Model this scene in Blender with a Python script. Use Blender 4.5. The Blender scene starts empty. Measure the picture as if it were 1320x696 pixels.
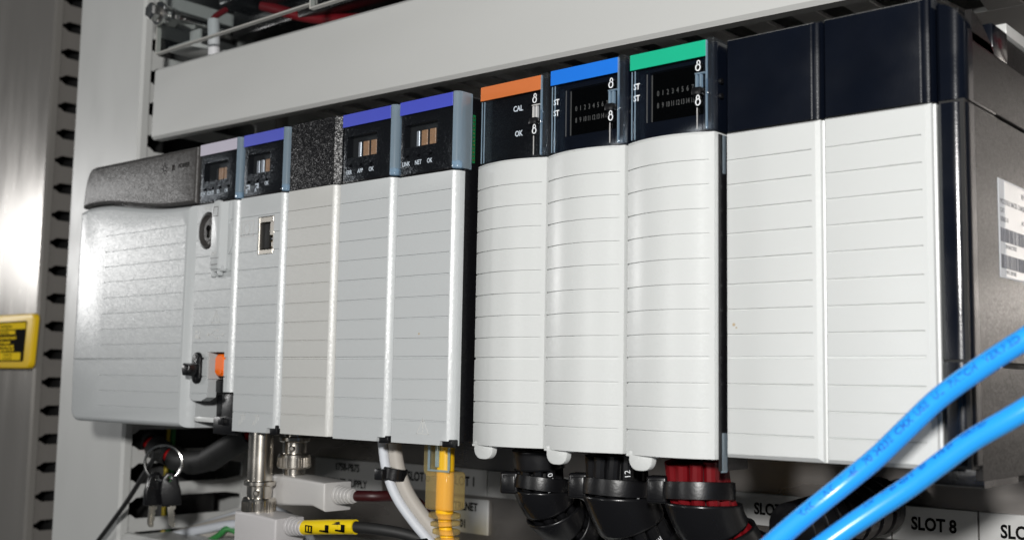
import bpy, bmesh, math, random
from mathutils import Vector, Matrix
random.seed(7)
R = math.radians
MM = 0.001
scene = bpy.context.scene
col = scene.collection

# ------------------------------------------------------------ camera, lamps, exposure
cam_d = bpy.data.cameras.new('camera'); cam = bpy.data.objects.new('camera', cam_d); col.objects.link(cam)
scene.camera = cam
yaw, pit, rol = 0.7169, 0.1017, 0.0173
Fv = Vector((-math.sin(yaw)*math.cos(pit), math.cos(yaw)*math.cos(pit), math.sin(pit)))
Rv = Vector((math.cos(yaw), math.sin(yaw), 0)); Uv = Rv.cross(Fv)
R2 = Rv*math.cos(rol)+Uv*math.sin(rol); U2 = -Rv*math.sin(rol)+Uv*math.cos(rol)
CP = Vector((468.94, -306.53, -10.07))*MM
cam.matrix_world = Matrix(((R2.x, U2.x, -Fv.x, CP.x), (R2.y, U2.y, -Fv.y, CP.y), (R2.z, U2.z, -Fv.z, CP.z), (0, 0, 0, 1)))
cam_d.sensor_width = 36; cam_d.lens = 1457.2/1320*36
cam_d.clip_start = 0.01; cam_d.clip_end = 50
cam_d.dof.use_dof = True; cam_d.dof.focus_distance = 0.43; cam_d.dof.aperture_fstop = 16

world = bpy.data.worlds.new('World'); scene.world = world; world.use_nodes = True
bgn = world.node_tree.nodes['Background']; bgn.inputs[0].default_value = (0.80, 0.90, 1.0, 1); bgn.inputs[1].default_value = 0.035

def area(name, loc, target, size, power, color=(1, 1, 1), sy=None):
    l = bpy.data.lights.new(name, 'AREA'); l.shape = 'RECTANGLE' if sy else 'DISK'; l.size = size
    if sy: l.size_y = sy
    l.energy = power; l.color = color
    o = bpy.data.objects.new(name, l); col.objects.link(o); o.location = Vector(loc)*MM
    o.rotation_euler = (Vector(target)-Vector(loc)).to_track_quat('-Z', 'Y').to_euler()
    return o
area('camera_flash', (600, -520, 112), (120, 20, 20), 0.05, 4.9, (1, 0.985, 0.96))
area('front_lamp', (-40, -800, 35), (100, 20, 10), 0.06, 0.6, (1, 0.99, 0.97))
area('left_lamp', (-1130, -440, 190), (-100, 20, 30), 0.14, 2.7, (1, 0.99, 0.98))
area('overhead_fill', (700, -900, 1300), (150, 50, 30), 0.9, 1.2, (0.95, 0.98, 1.0), 0.5)  # soft fill added from above, no fitting known there

scene.view_settings.view_transform = 'Standard'; scene.view_settings.look = 'None'
scene.view_settings.exposure = 0; scene.view_settings.gamma = 1
scene.render.engine = 'CYCLES'
scene.cycles.max_bounces = 8; scene.cycles.transparent_max_bounces = 16
scene.render.resolution_x = 1024; scene.render.resolution_y = 539

# ------------------------------------------------------------ materials
def mat(name, base, rough=0.5, metal=0.0, bump=0.0, bscale=900, var=0.0, vscale=60, spec=0.5, coat=0.0, rvar=0.0, specks=0.0,
        stretch=None, trans=0.0, sss=0.0, flake=0.0, fscale=1300):
    m = bpy.data.materials.new(name); m.use_nodes = True
    nt = m.node_tree; N = nt.nodes; Lk = nt.links; p = N['Principled BSDF']
    p.inputs['Base Color'].default_value = (*base, 1); p.inputs['Roughness'].default_value = rough
    p.inputs['Metallic'].default_value = metal; p.inputs['Specular IOR Level'].default_value = spec
    p.inputs['Coat Weight'].default_value = coat; p.inputs['Coat Roughness'].default_value = 0.1
    p.inputs['Transmission Weight'].default_value = trans
    if sss:
        p.inputs['Subsurface Weight'].default_value = sss; p.inputs['Subsurface Radius'].default_value = (.002, .002, .002); p.inputs['Subsurface Scale'].default_value = 0.3
    tc = N.new('ShaderNodeTexCoord'); mp = N.new('ShaderNodeMapping'); Lk.new(tc.outputs['Object'], mp.inputs['Vector'])
    if stretch: mp.inputs['Scale'].default_value = stretch
    v = mp.outputs['Vector']
    def noise(scale, detail=3):
        n = N.new('ShaderNodeTexNoise'); n.inputs['Scale'].default_value = scale; n.inputs['Detail'].default_value = detail
        Lk.new(v, n.inputs['Vector']); return n.outputs['Fac']
    colr = None
    if var:
        mx = N.new('ShaderNodeMix'); mx.data_type = 'RGBA'
        mx.inputs[6].default_value = (*[c*(1-var) for c in base], 1); mx.inputs[7].default_value = (*[min(1, c*(1+var)) for c in base], 1)
        Lk.new(noise(vscale, 5), mx.inputs[0]); colr = mx.outputs[2]
    if specks:
        r = N.new('ShaderNodeMapRange'); r.inputs[1].default_value = 0.755; r.inputs[2].default_value = 0.79
        Lk.new(noise(170, 2), r.inputs[0])
        ms = N.new('ShaderNodeMath'); ms.operation = 'MULTIPLY'; ms.inputs[1].default_value = specks; Lk.new(r.outputs[0], ms.inputs[0])
        mx = N.new('ShaderNodeMix'); mx.data_type = 'RGBA'; mx.inputs[6].default_value = (*base, 1); mx.inputs[7].default_value = (0.16, 0.11, 0.07, 1)
        if colr: Lk.new(colr, mx.inputs[6])
        Lk.new(ms.outputs[0], mx.inputs[0]); colr = mx.outputs[2]
    if colr: Lk.new(colr, p.inputs['Base Color'])
    if rvar:
        r = N.new('ShaderNodeMapRange'); r.inputs[3].default_value = max(.02, rough-rvar); r.inputs[4].default_value = min(1, rough+rvar)
        r.inputs[1].default_value = .3; r.inputs[2].default_value = .7
        Lk.new(noise(45, 6), r.inputs[0]); Lk.new(r.outputs[0], p.inputs['Roughness'])
    if bump:
        b = N.new('ShaderNodeBump'); b.inputs['Strength'].default_value = bump; b.inputs['Distance'].default_value = 0.0004
        Lk.new(noise(bscale, 2), b.inputs['Height']); Lk.new(b.outputs[0], p.inputs['Normal'])
    if flake:   # moulded grain: small facets, each tilted its own way
        vo = N.new('ShaderNodeTexVoronoi'); vo.inputs['Scale'].default_value = fscale; Lk.new(v, vo.inputs['Vector'])
        sb = N.new('ShaderNodeVectorMath'); sb.operation = 'SUBTRACT'; sb.inputs[1].default_value = (.5, .5, .5); Lk.new(vo.outputs['Color'], sb.inputs[0])
        sc = N.new('ShaderNodeVectorMath'); sc.operation = 'SCALE'; sc.inputs['Scale'].default_value = flake; Lk.new(sb.outputs[0], sc.inputs[0])
        ge = N.new('ShaderNodeNewGeometry'); ad = N.new('ShaderNodeVectorMath'); ad.operation = 'ADD'; Lk.new(ge.outputs['Normal'], ad.inputs[0]); Lk.new(sc.outputs[0], ad.inputs[1])
        no = N.new('ShaderNodeVectorMath'); no.operation = 'NORMALIZE'; Lk.new(ad.outputs[0], no.inputs[0]); Lk.new(no.outputs[0], p.inputs['Normal'])
    return m

def clear_mat(name, tint, rough=0.04, ior=1.49, body=0.0):
    m = bpy.data.materials.new(name); m.use_nodes = True; nt = m.node_tree; N = nt.nodes; Lk = nt.links
    N.remove(N['Principled BSDF']); out = N['Material Output']
    t = N.new('ShaderNodeBsdfTransparent'); t.inputs[0].default_value = (*tint, 1)
    g = N.new('ShaderNodeBsdfGlossy'); g.inputs['Roughness'].default_value = rough
    fr = N.new('ShaderNodeFresnel'); ge = N.new('ShaderNodeNewGeometry'); mr = N.new('ShaderNodeMapRange')
    mr.inputs[3].default_value = ior; mr.inputs[4].default_value = 1/ior; Lk.new(ge.outputs['Backfacing'], mr.inputs[0]); Lk.new(mr.outputs[0], fr.inputs[0])
    mx = N.new('ShaderNodeMixShader'); Lk.new(fr.outputs[0], mx.inputs[0]); Lk.new(t.outputs[0], mx.inputs[1]); Lk.new(g.outputs[0], mx.inputs[2])
    last = mx
    if body:
        d = N.new('ShaderNodeBsdfTranslucent'); d.inputs[0].default_value = (*tint, 1)
        d2 = N.new('ShaderNodeBsdfDiffuse'); d2.inputs[0].default_value = (*tint, 1)
        ad = N.new('ShaderNodeMixShader'); Lk.new(d.outputs[0], ad.inputs[1]); Lk.new(d2.outputs[0], ad.inputs[2])
        m2 = N.new('ShaderNodeMixShader'); m2.inputs[0].default_value = body
        Lk.new(mx.outputs[0], m2.inputs[1]); Lk.new(ad.outputs[0], m2.inputs[2]); last = m2
    Lk.new(last.outputs[0], out.inputs[0]); return m

M = dict(
 grey=mat('grey_plastic', (.51, .53, .535), .32, flake=.07, fscale=2200, var=.02, vscale=25, rvar=.02),
 greyps=mat('grey_plastic_pebbled', (.50, .52, .525), .30, flake=.07, fscale=2100, var=.02, vscale=25),
 warm=mat('warm_grey_plastic', (.525, .525, .505), .34, flake=.07, fscale=2100, var=.02, vscale=25),
 pale=mat('pale_grey_plastic', (.615, .63, .622), .34, flake=.045, fscale=2200, var=.02, vscale=20, rvar=.03),
 blackspk=mat('black_grained_plastic', (.005, .005, .006), .30, flake=.25, fscale=2800, spec=.26),
 psbezel=mat('charcoal_grained_plastic', (.052, .049, .047), .42, flake=.16, fscale=2000, spec=.4, var=.1, vscale=200),
 black=mat('black_plastic', (.006, .006, .007), .30, bump=.12, bscale=900, rvar=.08),
 navy=mat('blue_black_plastic', (.003, .0045, .009), .20, bump=.05, bscale=2300, rvar=.06, var=.3, vscale=70),
 sideblack=mat('charcoal_satin_plastic', (.022, .021, .021), .36, flake=.08, fscale=1900, spec=.10),
 matteblack=mat('matte_black', (.012, .012, .012), .6, bump=.2, bscale=500),
 rubber=mat('black_sleeve', (.007, .007, .008), .30, bump=.12, bscale=500, rvar=.12),
 duct=mat('grey_duct_plastic', (.575, .58, .565), .38, var=.06, vscale=9, bump=.06, bscale=700, rvar=.07, stretch=(.35, 1, 1)),
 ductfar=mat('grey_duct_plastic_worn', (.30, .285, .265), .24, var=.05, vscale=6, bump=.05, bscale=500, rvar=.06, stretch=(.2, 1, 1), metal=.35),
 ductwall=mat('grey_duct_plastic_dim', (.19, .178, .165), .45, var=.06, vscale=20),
 panel=mat('bare_steel_panel', (.34, .315, .295), .34, metal=.85, var=.12, vscale=8, rvar=.12, bump=.05, bscale=300, stretch=(.25, 1, 1)),
 steel=mat('bright_steel', (.75, .74, .72), .18, metal=1, rvar=.08),
 nickel=mat('nickel_plating', (.66, .62, .56), .24, metal=1, rvar=.1, var=.1, vscale=200),
 tin=mat('tinned_steel', (.52, .49, .44), .34, metal=.9, rvar=.1),
 keymetal=mat('key_metal', (.68, .64, .56), .26, metal=1, rvar=.1),
 white=mat('white_print', (.82, .84, .86), .6),
 faint=mat('pale_print', (.115, .108, .098), .6),
 dark=mat('dark_print', (.006, .006, .006), .9, spec=.05),
 lilac=mat('lilac_label', (.50, .47, .56), .5, var=.06, vscale=80),
 violet=mat('violet_label', (.055, .075, .50), .45, var=.06, vscale=80),
 blue=mat('blue_label', (.006, .17, .72), .45, var=.06, vscale=80),
 orange=mat('orange_label', (.60, .16, .04), .5, var=.06, vscale=80),
 green=mat('green_label', (.004, .43, .24), .45, var=.06, vscale=80),
 copper=mat('copper_chip', (.38, .205, .105), .40, flake=.3, fscale=2600, var=.35, vscale=1300),
 silverchip=mat('silver_chip', (.55, .56, .58), .35, metal=.5),
 pcb=mat('green_circuit_board', (.01, .16, .05), .4, var=.3, vscale=600),
 gold=mat('gold_contact', (.75, .5, .18), .3, metal=1),
 hot=mat('orange_plastic', (.95, .17, .01), .35, var=.05),
 tap=mat('tap_plastic', (.52, .51, .50), .42, bump=.1, bscale=900, var=.02),
 tap2=mat('tap_plastic_pinkish', (.50, .485, .485), .45, bump=.1, bscale=900, var=.02),
 yellow=mat('yellow_jacket', (.86, .62, .004), .4, var=.05, vscale=60),
 amber=mat('amber_jacket', (.95, .52, .008), .38),
 ycable=clear_mat('clear_amber_boot', (1.0, .90, .58), .06, 1.5, body=.19),
 clear=clear_mat('clear_plastic', (.95, .97, .99), .05, 1.45),
 clearbar=clear_mat('clear_plastic_edge', (.74, .89, 1.0), .12, 2.0, body=.34),
 clearfin=clear_mat('clear_plastic_fin', (.92, .96, 1.0), .06, 1.8, body=.012),
 acrylic=clear_mat('acrylic_sheet', (.90, .92, .92), .03, 1.45),
 acredge=mat('acrylic_edge', (.50, .49, .46), .25, bump=.2, bscale=300),
 red=mat('red_wire', (.50, .010, .012), .4), redshade=mat('red_wire_shaded', (.15, .003, .006), .4),  # second entry: red wire with shade painted into its colour
 darkred=mat('dark_red_wire', (.20, .008, .014), .4),
 maroon=mat('maroon_jacket', (.035, .003, .004), .45), gwire=mat('green_wire', (.03, .22, .05), .45), ywire=mat('yellow_wire', (.6, .45, .02), .45),
 grey1=mat('light_grey_cable', (.66, .69, .74), .38), grey2=mat('warm_grey_cable', (.47, .44, .40), .42),
 bluecable=mat('blue_cable_jacket', (.025, .35, .90), .26, var=.03, vscale=40, spec=.5),
 blueprint=mat('blue_cable_print', (.005, .11, .50), .4),
 plate=mat('engraved_label_plate', (.56, .56, .55), .40, var=.05, vscale=30, bump=.1, bscale=800),
 ytag=mat('yellow_tag_plastic', (.92, .60, .008), .40, var=.04, vscale=50), tagyel=mat('yellow_tag_print', (.92, .64, .01), .8, spec=.1),
 paper=mat('white_sticker', (.78, .80, .84), .45, var=.03), paper2=mat('white_sticker_laminate', (.78, .79, .80), .3), inkgrey=mat('grey_ink', (.18, .18, .2), .6),
 stain=mat('brown_stain', (.45, .36, .24), .6), marker=mat('white_wire_marker', (.76, .76, .78), .4),
)

# ------------------------------------------------------------ mesh helpers (millimetres, world axes)
BASE = {}
def finish(me, m, sharp=32):
    me.materials.append(m)
    me.polygons.foreach_set('use_smooth', [True]*len(me.polygons))
    me.set_sharp_from_angle(angle=R(sharp)); me.update()
def root_base(o):
    while o.parent: o = o.parent
    return Vector(BASE.get(o.name, (0, 0, 0)))
def part(name, bm, m, parent=None, sharp=32, kind=None, label=None):
    me = bpy.data.meshes.new(name)
    off = root_base(parent) if parent else Vector()
    for v in bm.verts: v.co = (v.co-off)*MM
    bm.to_mesh(me); bm.free(); finish(me, m, sharp)
    o = bpy.data.objects.new(name, me); col.objects.link(o)
    if parent: o.parent = parent
    if kind: o['kind'] = kind
    if label: o['label'] = label
    return o
def thing(name, label, cat, base, group=None):
    o = bpy.data.objects.new(name, None); col.objects.link(o); o.location = Vector(base)*MM; o.empty_display_size = .01
    BASE[o.name] = tuple(base); o['label'] = label; o['category'] = cat
    if group: o['group'] = group
    return o
def solo(name, bm, m, label, cat, group=None, base=None, sharp=32):
    """a thing that is one mesh, with its origin at base"""
    if base is None:
        zs = min(v.co.z for v in bm.verts); c = sum((v.co for v in bm.verts), Vector())/len(bm.verts); base = (c.x, c.y, zs)
    off = Vector(base)
    me = bpy.data.meshes.new(name)
    for v in bm.verts: v.co = (v.co-off)*MM
    bm.to_mesh(me); bm.free(); finish(me, m, sharp)
    o = bpy.data.objects.new(name, me); col.objects.link(o); o.location = off*MM
    BASE[o.name] = tuple(base); o['label'] = label; o['category'] = cat
    if group: o['group'] = group
    return o
def BM(): return bmesh.new()
def merge(dst, src):
    me = bpy.data.meshes.new('tmp'); src.to_mesh(me); src.free(); dst.from_mesh(me); bpy.data.meshes.remove(me)
def box(bm, x0, x1, y0, y1, z0, z1, bev=0, seg=2):
    b = bmesh.new()
    vs = [b.verts.new((x, y, z)) for x in (x0, x1) for y in (y0, y1) for z in (z0, z1)]
    for f in ((0, 1, 3, 2), (4, 6, 7, 5), (0, 4, 5, 1), (2, 3, 7, 6), (0, 2, 6, 4), (1, 5, 7, 3)): b.faces.new([vs[i] for i in f])
    bmesh.ops.recalc_face_normals(b, faces=b.faces)
    if bev: bmesh.ops.bevel(b, geom=b.edges[:], offset=bev, segments=seg, profile=.5, affect='EDGES', clamp_overlap=True)
    merge(bm, b); return bm
def prism(bm, poly, ax, a, b_, bev=0, seg=2, front_only=True):
    """poly 2-D: ax='y' -> (x,z) extruded y from a to b_; 'z' -> (x,y); 'x' -> (y,z). bevels the ring at a"""
    b = bmesh.new()
    def P(p, t): return {'y': (p[0], t, p[1]), 'z': (p[0], p[1], t), 'x': (t, p[0], p[1])}[ax]
    A = [b.verts.new(P(p, a)) for p in poly]; B = [b.verts.new(P(p, b_)) for p in poly]
    n = len(poly); fa = b.faces.new(A); fb = b.faces.new(B[::-1])
    for i in range(n): b.faces.new([A[i], B[i], B[(i+1) % n], A[(i+1) % n]])
    bmesh.ops.recalc_face_normals(b, faces=b.faces)
    if bev:
        g = list(fa.edges)+([] if front_only else list(fb.edges))
        bmesh.ops.bevel(b, geom=g, offset=bev, segments=seg, profile=.5, affect='EDGES', clamp_overlap=True)
    merge(bm, b); return bm
def roundpoly(x0, x1, z0, z1, r, n=6):
    """r: (bl, br, tr, tl)"""
    if not isinstance(r, (tuple, list)): r = (r,)*4
    out = []
    for (cx, cz, a0, rr) in ((x0+r[0], z0+r[0], 180, r[0]), (x1-r[1], z0+r[1], 270, r[1]), (x1-r[2], z1-r[2], 0, r[2]), (x0+r[3], z1-r[3], 90, r[3])):
        if rr == 0: out.append((cx, cz)); continue
        for i in range(n+1):
            a = R(a0+90*i/n); out.append((cx+rr*math.cos(a), cz+rr*math.sin(a)))
    return out
def smooth_path(pts, n=8):
    pts = [Vector(p) for p in pts]
    if len(pts) < 3: return pts
    P = [2*pts[0]-pts[1]]+pts+[2*pts[-1]-pts[-2]]; out = []
    for i in range(1, len(P)-2):
        for k in range(n):
            t = k/n; a, b, c, d = P[i-1:i+3]
            out.append(.5*((2*b)+(c-a)*t+(2*a-5*b+4*c-d)*t*t+(3*b-a-3*c+d)*t**3))
    out.append(pts[-1]); return out
def frames(path):
    T = [((path[min(i+1, len(path)-1)])-(path[max(i-1, 0)])).normalized() for i in range(len(path))]
    up = Vector((0, 0, 1)) if abs(T[0].z) < .9 else Vector((1, 0, 0))
    n = T[0].cross(up).normalized(); fr = []
    for t in T:
        n = (n-t*n.dot(t)).normalized(); fr.append((t, n, t.cross(n)))
    return fr
def tube(bm, pts, r, seg=16, sm=8, cap=True, squash=None):
    path = smooth_path(pts, sm); fr = frames(path); rings = []
    b = bmesh.new(); L = len(path)
    for i, (p, (t, n, u)) in enumerate(zip(path, fr)):
        rr = r(i/(L-1)) if callable(r) else r
        rings.append([b.verts.new(p+(n*math.cos(2*math.pi*k/seg)+u*math.sin(2*math.pi*k/seg))*rr) for k in range(seg)])
    for i in range(L-1):
        for k in range(seg): b.faces.new([rings[i][k], rings[i][(k+1) % seg], rings[i+1][(k+1) % seg], rings[i+1][k]])
    if cap: b.faces.new(rings[0][::-1]); b.faces.new(rings[-1])
    bmesh.ops.recalc_face_normals(b, faces=b.faces); merge(bm, b); return bm
def lathe(bm, prof, o, ax=(0, 0, 1), seg=28, cap=True):
    """prof: (radius, t along ax)"""
    a = Vector(ax).normalized(); up = Vector((0, 1, 0)) if abs(a.y) < .9 else Vector((1, 0, 0))
    n = a.cross(up).normalized(); u = a.cross(n); b = bmesh.new(); o = Vector(o); rings = []
    for r_, t in prof:
        rings.append([b.verts.new(o+a*t+(n*math.cos(2*math.pi*k/seg)+u*math.sin(2*math.pi*k/seg))*r_) for k in range(seg)])
    for i in range(len(rings)-1):
        for k in range(seg): b.faces.new([rings[i][k], rings[i][(k+1) % seg], rings[i+1][(k+1) % seg], rings[i+1][k]])
    if cap: b.faces.new(rings[0][::-1]); b.faces.new(rings[-1])
    bmesh.ops.recalc_face_normals(b, faces=b.faces); merge(bm, b); return bm
def ring2(bm, cx, cz, rx, rz, w, y, d=.12, seg=20, a0=0, a1=360):
    n = seg; b = bmesh.new(); V = []
    for i in range(n+1):
        a = R(a0+(a1-a0)*i/n)
        V.append([b.verts.new((cx+(rx+s*w/2)*math.cos(a), yy, cz+(rz+s*w/2)*math.sin(a))) for s, yy in ((-1, y), (1, y), (1, y+d), (-1, y+d))])
    for i in range(n):
        for k in range(4): b.faces.new([V[i][k], V[i+1][k], V[i+1][(k+1) % 4], V[i][(k+1) % 4]])
    bmesh.ops.recalc_face_normals(b, faces=b.faces); merge(bm, b); return bm
def bm_of(me):
    b = bmesh.new(); b.from_mesh(me); bpy.data.meshes.remove(me); return b
def cut(bm, cutter):
    """boolean difference, both bmesh in mm"""
    A = bpy.data.meshes.new('a'); bm.to_mesh(A); bm.free(); B = bpy.data.meshes.new('b'); cutter.to_mesh(B); cutter.free()
    oa = bpy.data.objects.new('a', A); ob = bpy.data.objects.new('b', B); col.objects.link(oa); col.objects.link(ob)
    md = oa.modifiers.new('m', 'BOOLEAN'); md.operation = 'DIFFERENCE'; md.object = ob; md.solver = 'EXACT'; md.use_self = True
    dg = bpy.context.evaluated_depsgraph_get(); me = bpy.data.meshes.new_from_object(oa.evaluated_get(dg))
    bpy.data.objects.remove(oa); bpy.data.objects.remove(ob); bpy.data.meshes.remove(A); bpy.data.meshes.remove(B)
    return bm_of(me)
def text_bm(s, size, loc, rot=None, ext=.04, align='LEFT', sx=1.0, font_w=0.0):
    cu = bpy.data.curves.new('t', 'FONT'); cu.body = s; cu.size = size; cu.extrude = ext; cu.align_x = align; cu.align_y = 'CENTER'; cu.resolution_u = 3
    cu.offset = font_w
    o = bpy.data.objects.new('t', cu); col.objects.link(o)
    dg = bpy.context.evaluated_depsgraph_get(); dg.update(); me = bpy.data.meshes.new_from_object(o.evaluated_get(dg)); bpy.data.objects.remove(o)
    b = bm_of(me)
    m3 = rot if rot else Matrix.Rotation(R(90), 3, 'X')
    for v in b.verts:
        v.co.x *= sx; v.co = m3 @ v.co + Vector(loc)
    return b
def text(s, size, loc, m, parent, name='lettering', **k): return part(name, text_bm(s, size, loc, **k), m, parent)

# ------------------------------------------------------------ setting: steel back panel
b = BM(); box(b, -900, 900, 152, 156, -700, 800)
bp = part('back_panel', b, M['panel']); bp['kind'] = 'structure'

# ------------------------------------------------------------ slotted wiring ducts
def duct(name, label, base, length, width, depth, rot, m, mcov, first=10.0, pitch=20.0, slot=5.0, hole=10.0, lip=6, frange=None, cover_over=1.5, open_to=.45):
    t = thing(name, label, 'wiring duct', (0, 0, 0)); BASE[t.name] = (0, 0, 0)
    t.location = Vector(base)*MM; t.rotation_euler = rot
    b = BM()
    # snap-on cover: shallow U channel
    c = [(-cover_over, lip), (-cover_over, 1.6), (0.1, 0), (width-.1, 0), (width+cover_over, 1.6), (width+cover_over, lip), (width+cover_over-1.4, lip), (width+cover_over-1.4, 2.2), (width-.6, 1.6), (.6, 1.6), (-cover_over+1.4, 2.2), (-cover_over+1.4, lip)]
    prism(b, [(y, z) for z, y in c], 'x', 0, length)
    part('cover', b, mcov, t)
    b = BM()
    box(b, 0, length, depth*open_to, depth, 0, 1.8); box(b, 0, length, 2.5, depth, width-1.8, width); box(b, 0, length, depth-2, depth-.2, 1.8, width-1.8)
    part('channel', b, m, t)
    # one finger between two keyhole slots; the mesh is shared
    s, h = slot/2, hole/2; p = pitch
    y0, y1, y2, y3, y4 = 2.2, 8.5, 12.0, depth*(open_to-.12), depth*open_to
    poly = [(s, y0), (s, y1), (h, y2), (h, y3), (h*.7, y4-.8), (h*.3, y4+.1), (p-h*.3, y4+.1), (p-h*.7, y4-.8), (p-h, y3), (p-h, y2), (p-s, y1), (p-s, y0)]
    fb = BM(); prism(fb, poly, 'z', .05, 1.75, bev=.3, seg=1, front_only=False)
    f0 = None; i = 0
    x = first
    while x+pitch < length:
        if frange is None or frange[0] <= x <= frange[1]:
            if f0 is None: f0 = part('finger', fb, m, t); f0.location.x = x*MM
            else:
                f = f0.copy(); col.objects.link(f); f.parent = t; f.location.x = x*MM
        x += pitch
    return t
# horizontal duct over the rack: its fingers hang on the underside
duct('slotted_wire_duct', 'long pale grey wiring duct running across above the module rack', (-128, 50, 133), 660, 40, 101.5, (0, 0.0185, 0), M['duct'], M['duct'], first=4, lip=7, frange=(120, 470))
# upright duct directly behind the power supply; openings enlarged to imitate shade there
duct('slotted_wire_duct', 'upright pale grey wiring duct directly behind the power supply', (-144, 50, -340), 900, 76, 101.5, (0, R(-90), 0), M['duct'], M['duct'], first=14, frange=(180, 640), slot=7, hole=12, open_to=.85)
# upright duct at the far left edge
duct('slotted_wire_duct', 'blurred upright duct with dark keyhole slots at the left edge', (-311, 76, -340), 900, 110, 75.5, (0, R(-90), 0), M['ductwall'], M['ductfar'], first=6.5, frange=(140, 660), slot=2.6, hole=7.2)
# low duct below
duct('slotted_wire_duct', 'low horizontal wiring duct below the hanging keys', (-142, 52, -141), 660, 40, 99.5, (0, 0, 0), M['duct'], M['duct'], frange=(1, 0))

# red wires in the left duct's slots, plus a black core added to darken them
b = BM(); tube(b, [(-332, 118, -330), (-331, 119, 0), (-332, 118, 330)], 18.5, 14); solo('duct_dark_core', b, M['matteblack'], 'thick black core added inside the far left duct to darken its slots', 'cable')
for zz, lab in (((252, 272), 'short red wire loop in the topmost slot of the far left duct'), ((172, 193), 'dark red wire loop in the fifth slot of the far left duct')):
    b = BM(); tube(b, [(-322, 108, zz[0]), (-314.5, 104, (zz[0]+zz[1])/2), (-322, 108, zz[1])], 3.4, 12); solo('slot_wire', b, M['red' if zz[0] > 200 else 'darkred'], lab, 'wire')
b = BM(); tube(b, [(-180, 106, -320), (-179, 108, 0), (-181, 107, 300), (-180, 107, 540)], 27, 16); solo('duct_dark_core', b, M['matteblack'], 'black core added to darken the inside of the duct behind the power supply', 'cable')  # added black tube, stands in for shade inside this duct
b = BM(); tube(b, [(-150.5, 92, -320), (-150, 88, -100), (-151, 90, 20)], 1.6, 10); solo('earth_wire', b, M['gwire'], 'thin green wire seen through the duct slots behind the keys', 'wire')
b = BM(); tube(b, [(-150, 88, -320), (-149.5, 84, -110), (-150.5, 86, 20)], 1.3, 10); solo('earth_wire', b, M['ywire'], 'thin yellow wire beside the green wire behind the keys', 'wire')

# ------------------------------------------------------------ chassis
ch = thing('module_chassis', 'black rack chassis carrying the row of modules, glossy rounded end cap at right', 'chassis', (120, 90, -38))
b = BM(); box(b, -104, 352, 106, 150, -36, 102, 1.5); part('backplane', b, M['matteblack'], ch)
b = BM(); box(b, -104, 352, 30, 108, 103.2, 105.6, .6); part('top_rail', b, M['black'], ch)
b = BM(); box(b, 351.2, 356.6, 41, 150, -37, 102, .8); part('side_wall', b, M['sideblack'], ch)
# end cap: front with rounded edges, three mouldings divided by seams
def capseg(z0, z1, top=False, bot=False):
    b = BM()
    # plan outline (x,y) with a fillet at the front right
    x0, x1, y0, r = 350.6, 358.6, 14.6, 4.2
    plan = [(x0, 41), (x0, y0+1.2), (x0+1.2, y0)]+[(x1-r+r*math.sin(R(a)), y0+r-r*math.cos(R(a))) for a in range(0, 91, 15)]+[(x1, 41)]
    prism(b, plan, 'z', z0, z1)
    return b
b = capseg(73.6, 103.2)
c = BM()   # rounded shoulder: cut the top corner away
pc = [(358.9, 110), (358.9, 92.5)]+[(350.4+8.3*math.cos(R(a)), 93.5+8.9*math.sin(R(a))) for a in range(0, 91, 10)]+[(350.4, 110)]
prism(c, [(p[0], p[1]) for p in pc], 'y', 5, 60); b = cut(b, c)
c = BM(); prism(c, [(24, 102.2), (30, 100.5), (36, 97), (42, 92.8), (42, 112), (24, 112)], 'x', 340, 365); b = cut(b, c)
part('end_cap', b, M['navy'], ch, sharp=28)
part('end_cap', capseg(-.6, 72.8), M['navy'], ch, sharp=28); 
part('end_cap', capseg(-30, -1.4), M['navy'], ch, sharp=28)
b = BM(); box(b, 351.0, 358.0, 15.4, 41, -31, 73.7); part('seam_core', b, M['matteblack'], ch)
# satin side skin of the cap, with seams
for z0, z1 in ((73.9, 92), (-.9, 72.9), (-34.5, -2.3)):
    b = BM(); box(b, 356.7, 358.62, 22, 150, z0, z1, .25, 1); part('side_skin', b, M['sideblack'], ch)
b = BM(); prism(b, [(22, 92.05), (22, 101.4), (30, 99.6), (36, 96.2), (41.5, 92.05)], 'x', 356.7, 358.6); part('side_skin', b, M['sideblack'], ch)
b = BM(); box(b, 352, 358.3, 41, 55, 92.4, 102.4, .5); part('mounting_tab', b, M['navy'], ch)
b = BM(); box(b, 352, 358.0, 55.5, 150, 102.2, 106.0, .4); part('side_flange', b, M['duct'], ch)
b = BM(); prism(b, roundpoly(24, 54, -36.6, -30.2, (1, 1, 5, 1)), 'x', 344, 358.3, .4); part('foot', b, M['black'], ch)
# product sticker on the side
st = part('sticker', box(BM(), 358.5, 358.78, 41, 92, 24.5, 54.5), M['paper'], ch)
lam = BM(); box(lam, 358.6, 358.84, 46.5, 92, 25, 54); part('laminate', lam, M['paper2'], st)
RX = Matrix(((0, 0, 1), (1, 0, 0), (0, 1, 0)))
b = BM()
for z, y0, n in ((37.5, 42, 34), (29.5, 42, 40)):
    y = y0
    for i in range(n):
        w = random.choice((.25, .25, .4, .6)); box(b, 358.8, 358.9, y, y+w, z-2.1, z+2.1); y += w+random.choice((.25, .35, .55))
part('barcode', b, M['inkgrey'], st)
for s, z, y, sz in (('MODULE RACK CHASSIS', 47.6, 42, 2.3), ('CAT', 44.9, 42, 2), ('SERIES B', 42.2, 42, 2), ('SN 0A1C7F3E', 34.1, 46, 1.8), ('MFG 201103', 26.3, 46, 1.8), ('10 Slot', 51.3, 62, 2.4), ('AC 24', 43, 62, 2)):
    text(s, sz, (358.87, y, z), M['inkgrey'], st, rot=RX, ext=.02)

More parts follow.
